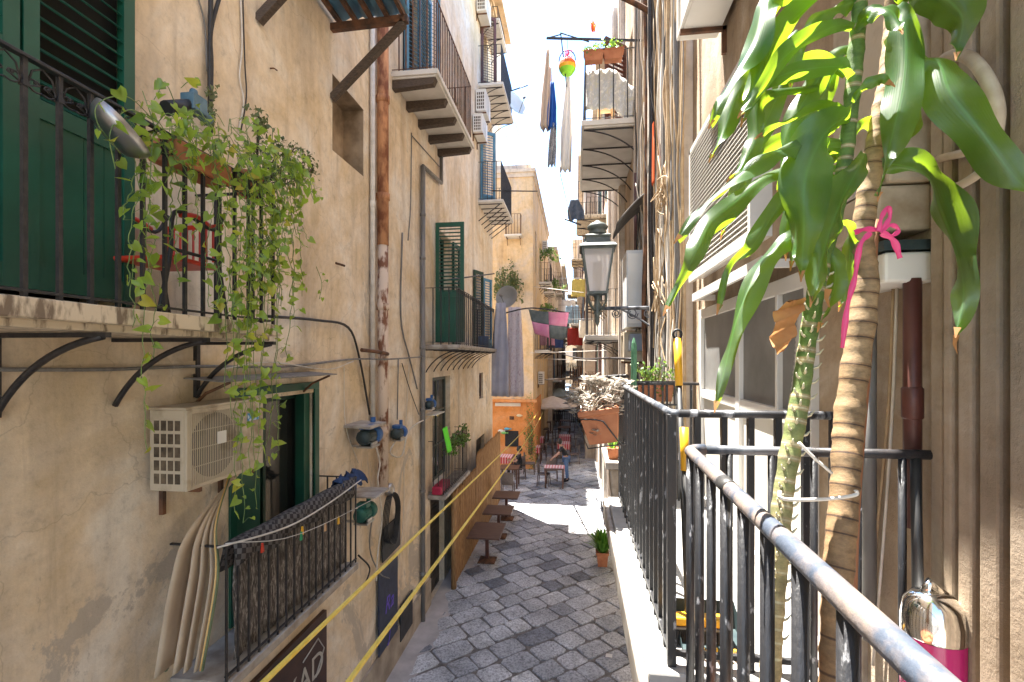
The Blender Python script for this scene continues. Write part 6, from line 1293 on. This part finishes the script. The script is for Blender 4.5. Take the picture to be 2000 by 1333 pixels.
# plants on left building / corner house
bushy('large shrub spilling from a small balcony on the corner house',W(990,570,Y=20.9),60,.35,.9,GERA,.11,9,'balcony_shrub')
bushy('flowering plant on the little lower left window balcony',W(895,868,X=LX+.35),26,.06,.3,GRN,.06,10,'window_plant',sy=.5)
bushy('green climber growing up the orange corner pillar',W(1037,800,Y=21.3)+Vector((0,0,-2.0)),26,.10,2.2,GRN,.07,12,'climber')
b=MB(); p=W(867,845,X=LX+.42); b.sheet([[p+Vector((.06*math.sin(i*.9)+.02*j,-.1+.05*i,.12-.09*j-.02*abs(i-2))) for i in range(6)] for j in range(6)]); tag(b.build('lime_cloth',mat('lime_cloth',(.13,.75,.03),(.2,.8,.06),.7),solid=.008),'bright lime cloth hung in the little lower window balcony','cloth')
b=MB(); p=W(858,955,X=LX+.2); b.box(p.x-.1,p.x+.1,p.y-.2,p.y+.5,-2.68,-2.52); tag(b.build('red_tub',mat('crimson_tub',(.35,.01,.05),(.42,.02,.07),.4),bev=.03),'crimson tub on the floor of the little lower window balcony','tub')
b=MB(); p=W(893,150,X=LX+.5); pot(b,Vector((LX+.45,9.2,4.54)),.14,.25); tag(b.build('grey_pot',GREYP),'grey pot on the blue shuttered balcony','pot'); bushy('small dry plant in the grey pot on the blue shuttered balcony',(LX+.45,9.2,4.78),14,.08,.25,GERA,.05,14)
b=MB(); b.lathe([(0,0),(.13,0),(.15,.3),(.13,.32),(0,.32)],Vector((LX+.45,12.7,.27)),16); tag(b.build('blue_bucket',PUMPB),'blue bucket at the far end of the green shuttered balcony','bucket')
cols=[('white',(.75,.73,.7)),('pale blue',(.3,.45,.6)),('pink',(.65,.3,.35)),('navy',(.04,.07,.2)),('red',(.45,.05,.04)),('yellow',(.7,.55,.15)),('grey',(.3,.3,.3)),('cream',(.7,.62,.5))]
for i,(u,v,Y,lb) in enumerate(((1110,600,34,'below the peach end block'),(1118,612,30,'near the far right balconies'),(1068,655,26,'under the corner house balcony'),(1085,660,32,'over the far alley left'),(1122,655,26,'on a far right balcony'),(1130,560,24,'high on the far right'),(1098,640,40,'in the hazy far middle'),(1145,640,19,'behind the lantern foot'))):
    nm,c=cols[i]; hang(f'{nm} washing hung out {lb}','washing',u,v-14,u+1,v+20,.22,.26,mat('washing_'+nm.replace(' ','_'),c,None,.9),Y,'laundry',seed=20+i)
    p=W(u,v-15,Y=Y); line('washing_line',f'short washing line holding the {nm} washing {lb}','line',[p+Vector((-.9,0,.03)),p+Vector((.9,0,.02))],.012,GREYP,smooth=False)
for i,(u,v,Y,lb) in enumerate(((1066,500,25.6,'upper corner house balcony'),(1068,610,25.6,'lower corner house balcony'),(1080,560,29.3,'second upper balcony of the corner house'),(1092,620,38,'row house balcony far on the left'))):
    bushy(f'green potted plants on the {lb}',W(u,v,Y=Y),22,.3,.45,GRN,.10,50+i,'balcony_plants')
# car at the far end
t=thing('parked_car','pale blue parked car seen down at the far end of the alley','car',gp(1106,772)); p=gp(1104,770)
M=Matrix.Translation(p)@Matrix.Scale(.95,4)
b=MB(M); prof=[(-2,.3),(-2.05,.7),(-1.2,.95),(-.7,1.38),(.7,1.42),(1.4,.98),(2.0,.85),(2.05,.35)]
for (s0,s1) in (((-.82),(.82)),): 
    vs=[(s0,y,z) for y,z in prof]+[(s1,y,z) for y,z in prof]; n=len(prof); b.add(vs,[tuple(range(n)),tuple(range(2*n-1,n-1,-1))]+[(i,i+n,(i+1)%n+n,(i+1)%n) for i in range(n)])
b.build('body',mat('car_blue',(.25,.38,.48),(.3,.43,.53),.25,3),t,bev=.06)
b=MB(M); b.add([(-.72,-1.22,.97),(.72,-1.22,.97),(.66,-.74,1.34),(-.66,-.74,1.34)],[(0,1,2,3)]); b.build('windscreen',PANE,t)
for sx in (-.8,.8):
    for y in (-1.3,1.3): b=MB(M); b.lathe([(0,-.1),(.32,-.1),(.34,0),(.32,.1),(0,.1)],(sx,y,.33),18,'x'); b.build('wheel',BCABLE,t)
    b=MB(M); b.box(sx*.75-.1,sx*.75+.1,-2.07,-2.04,.62,.74); b.build('headlight',WHITE,t)
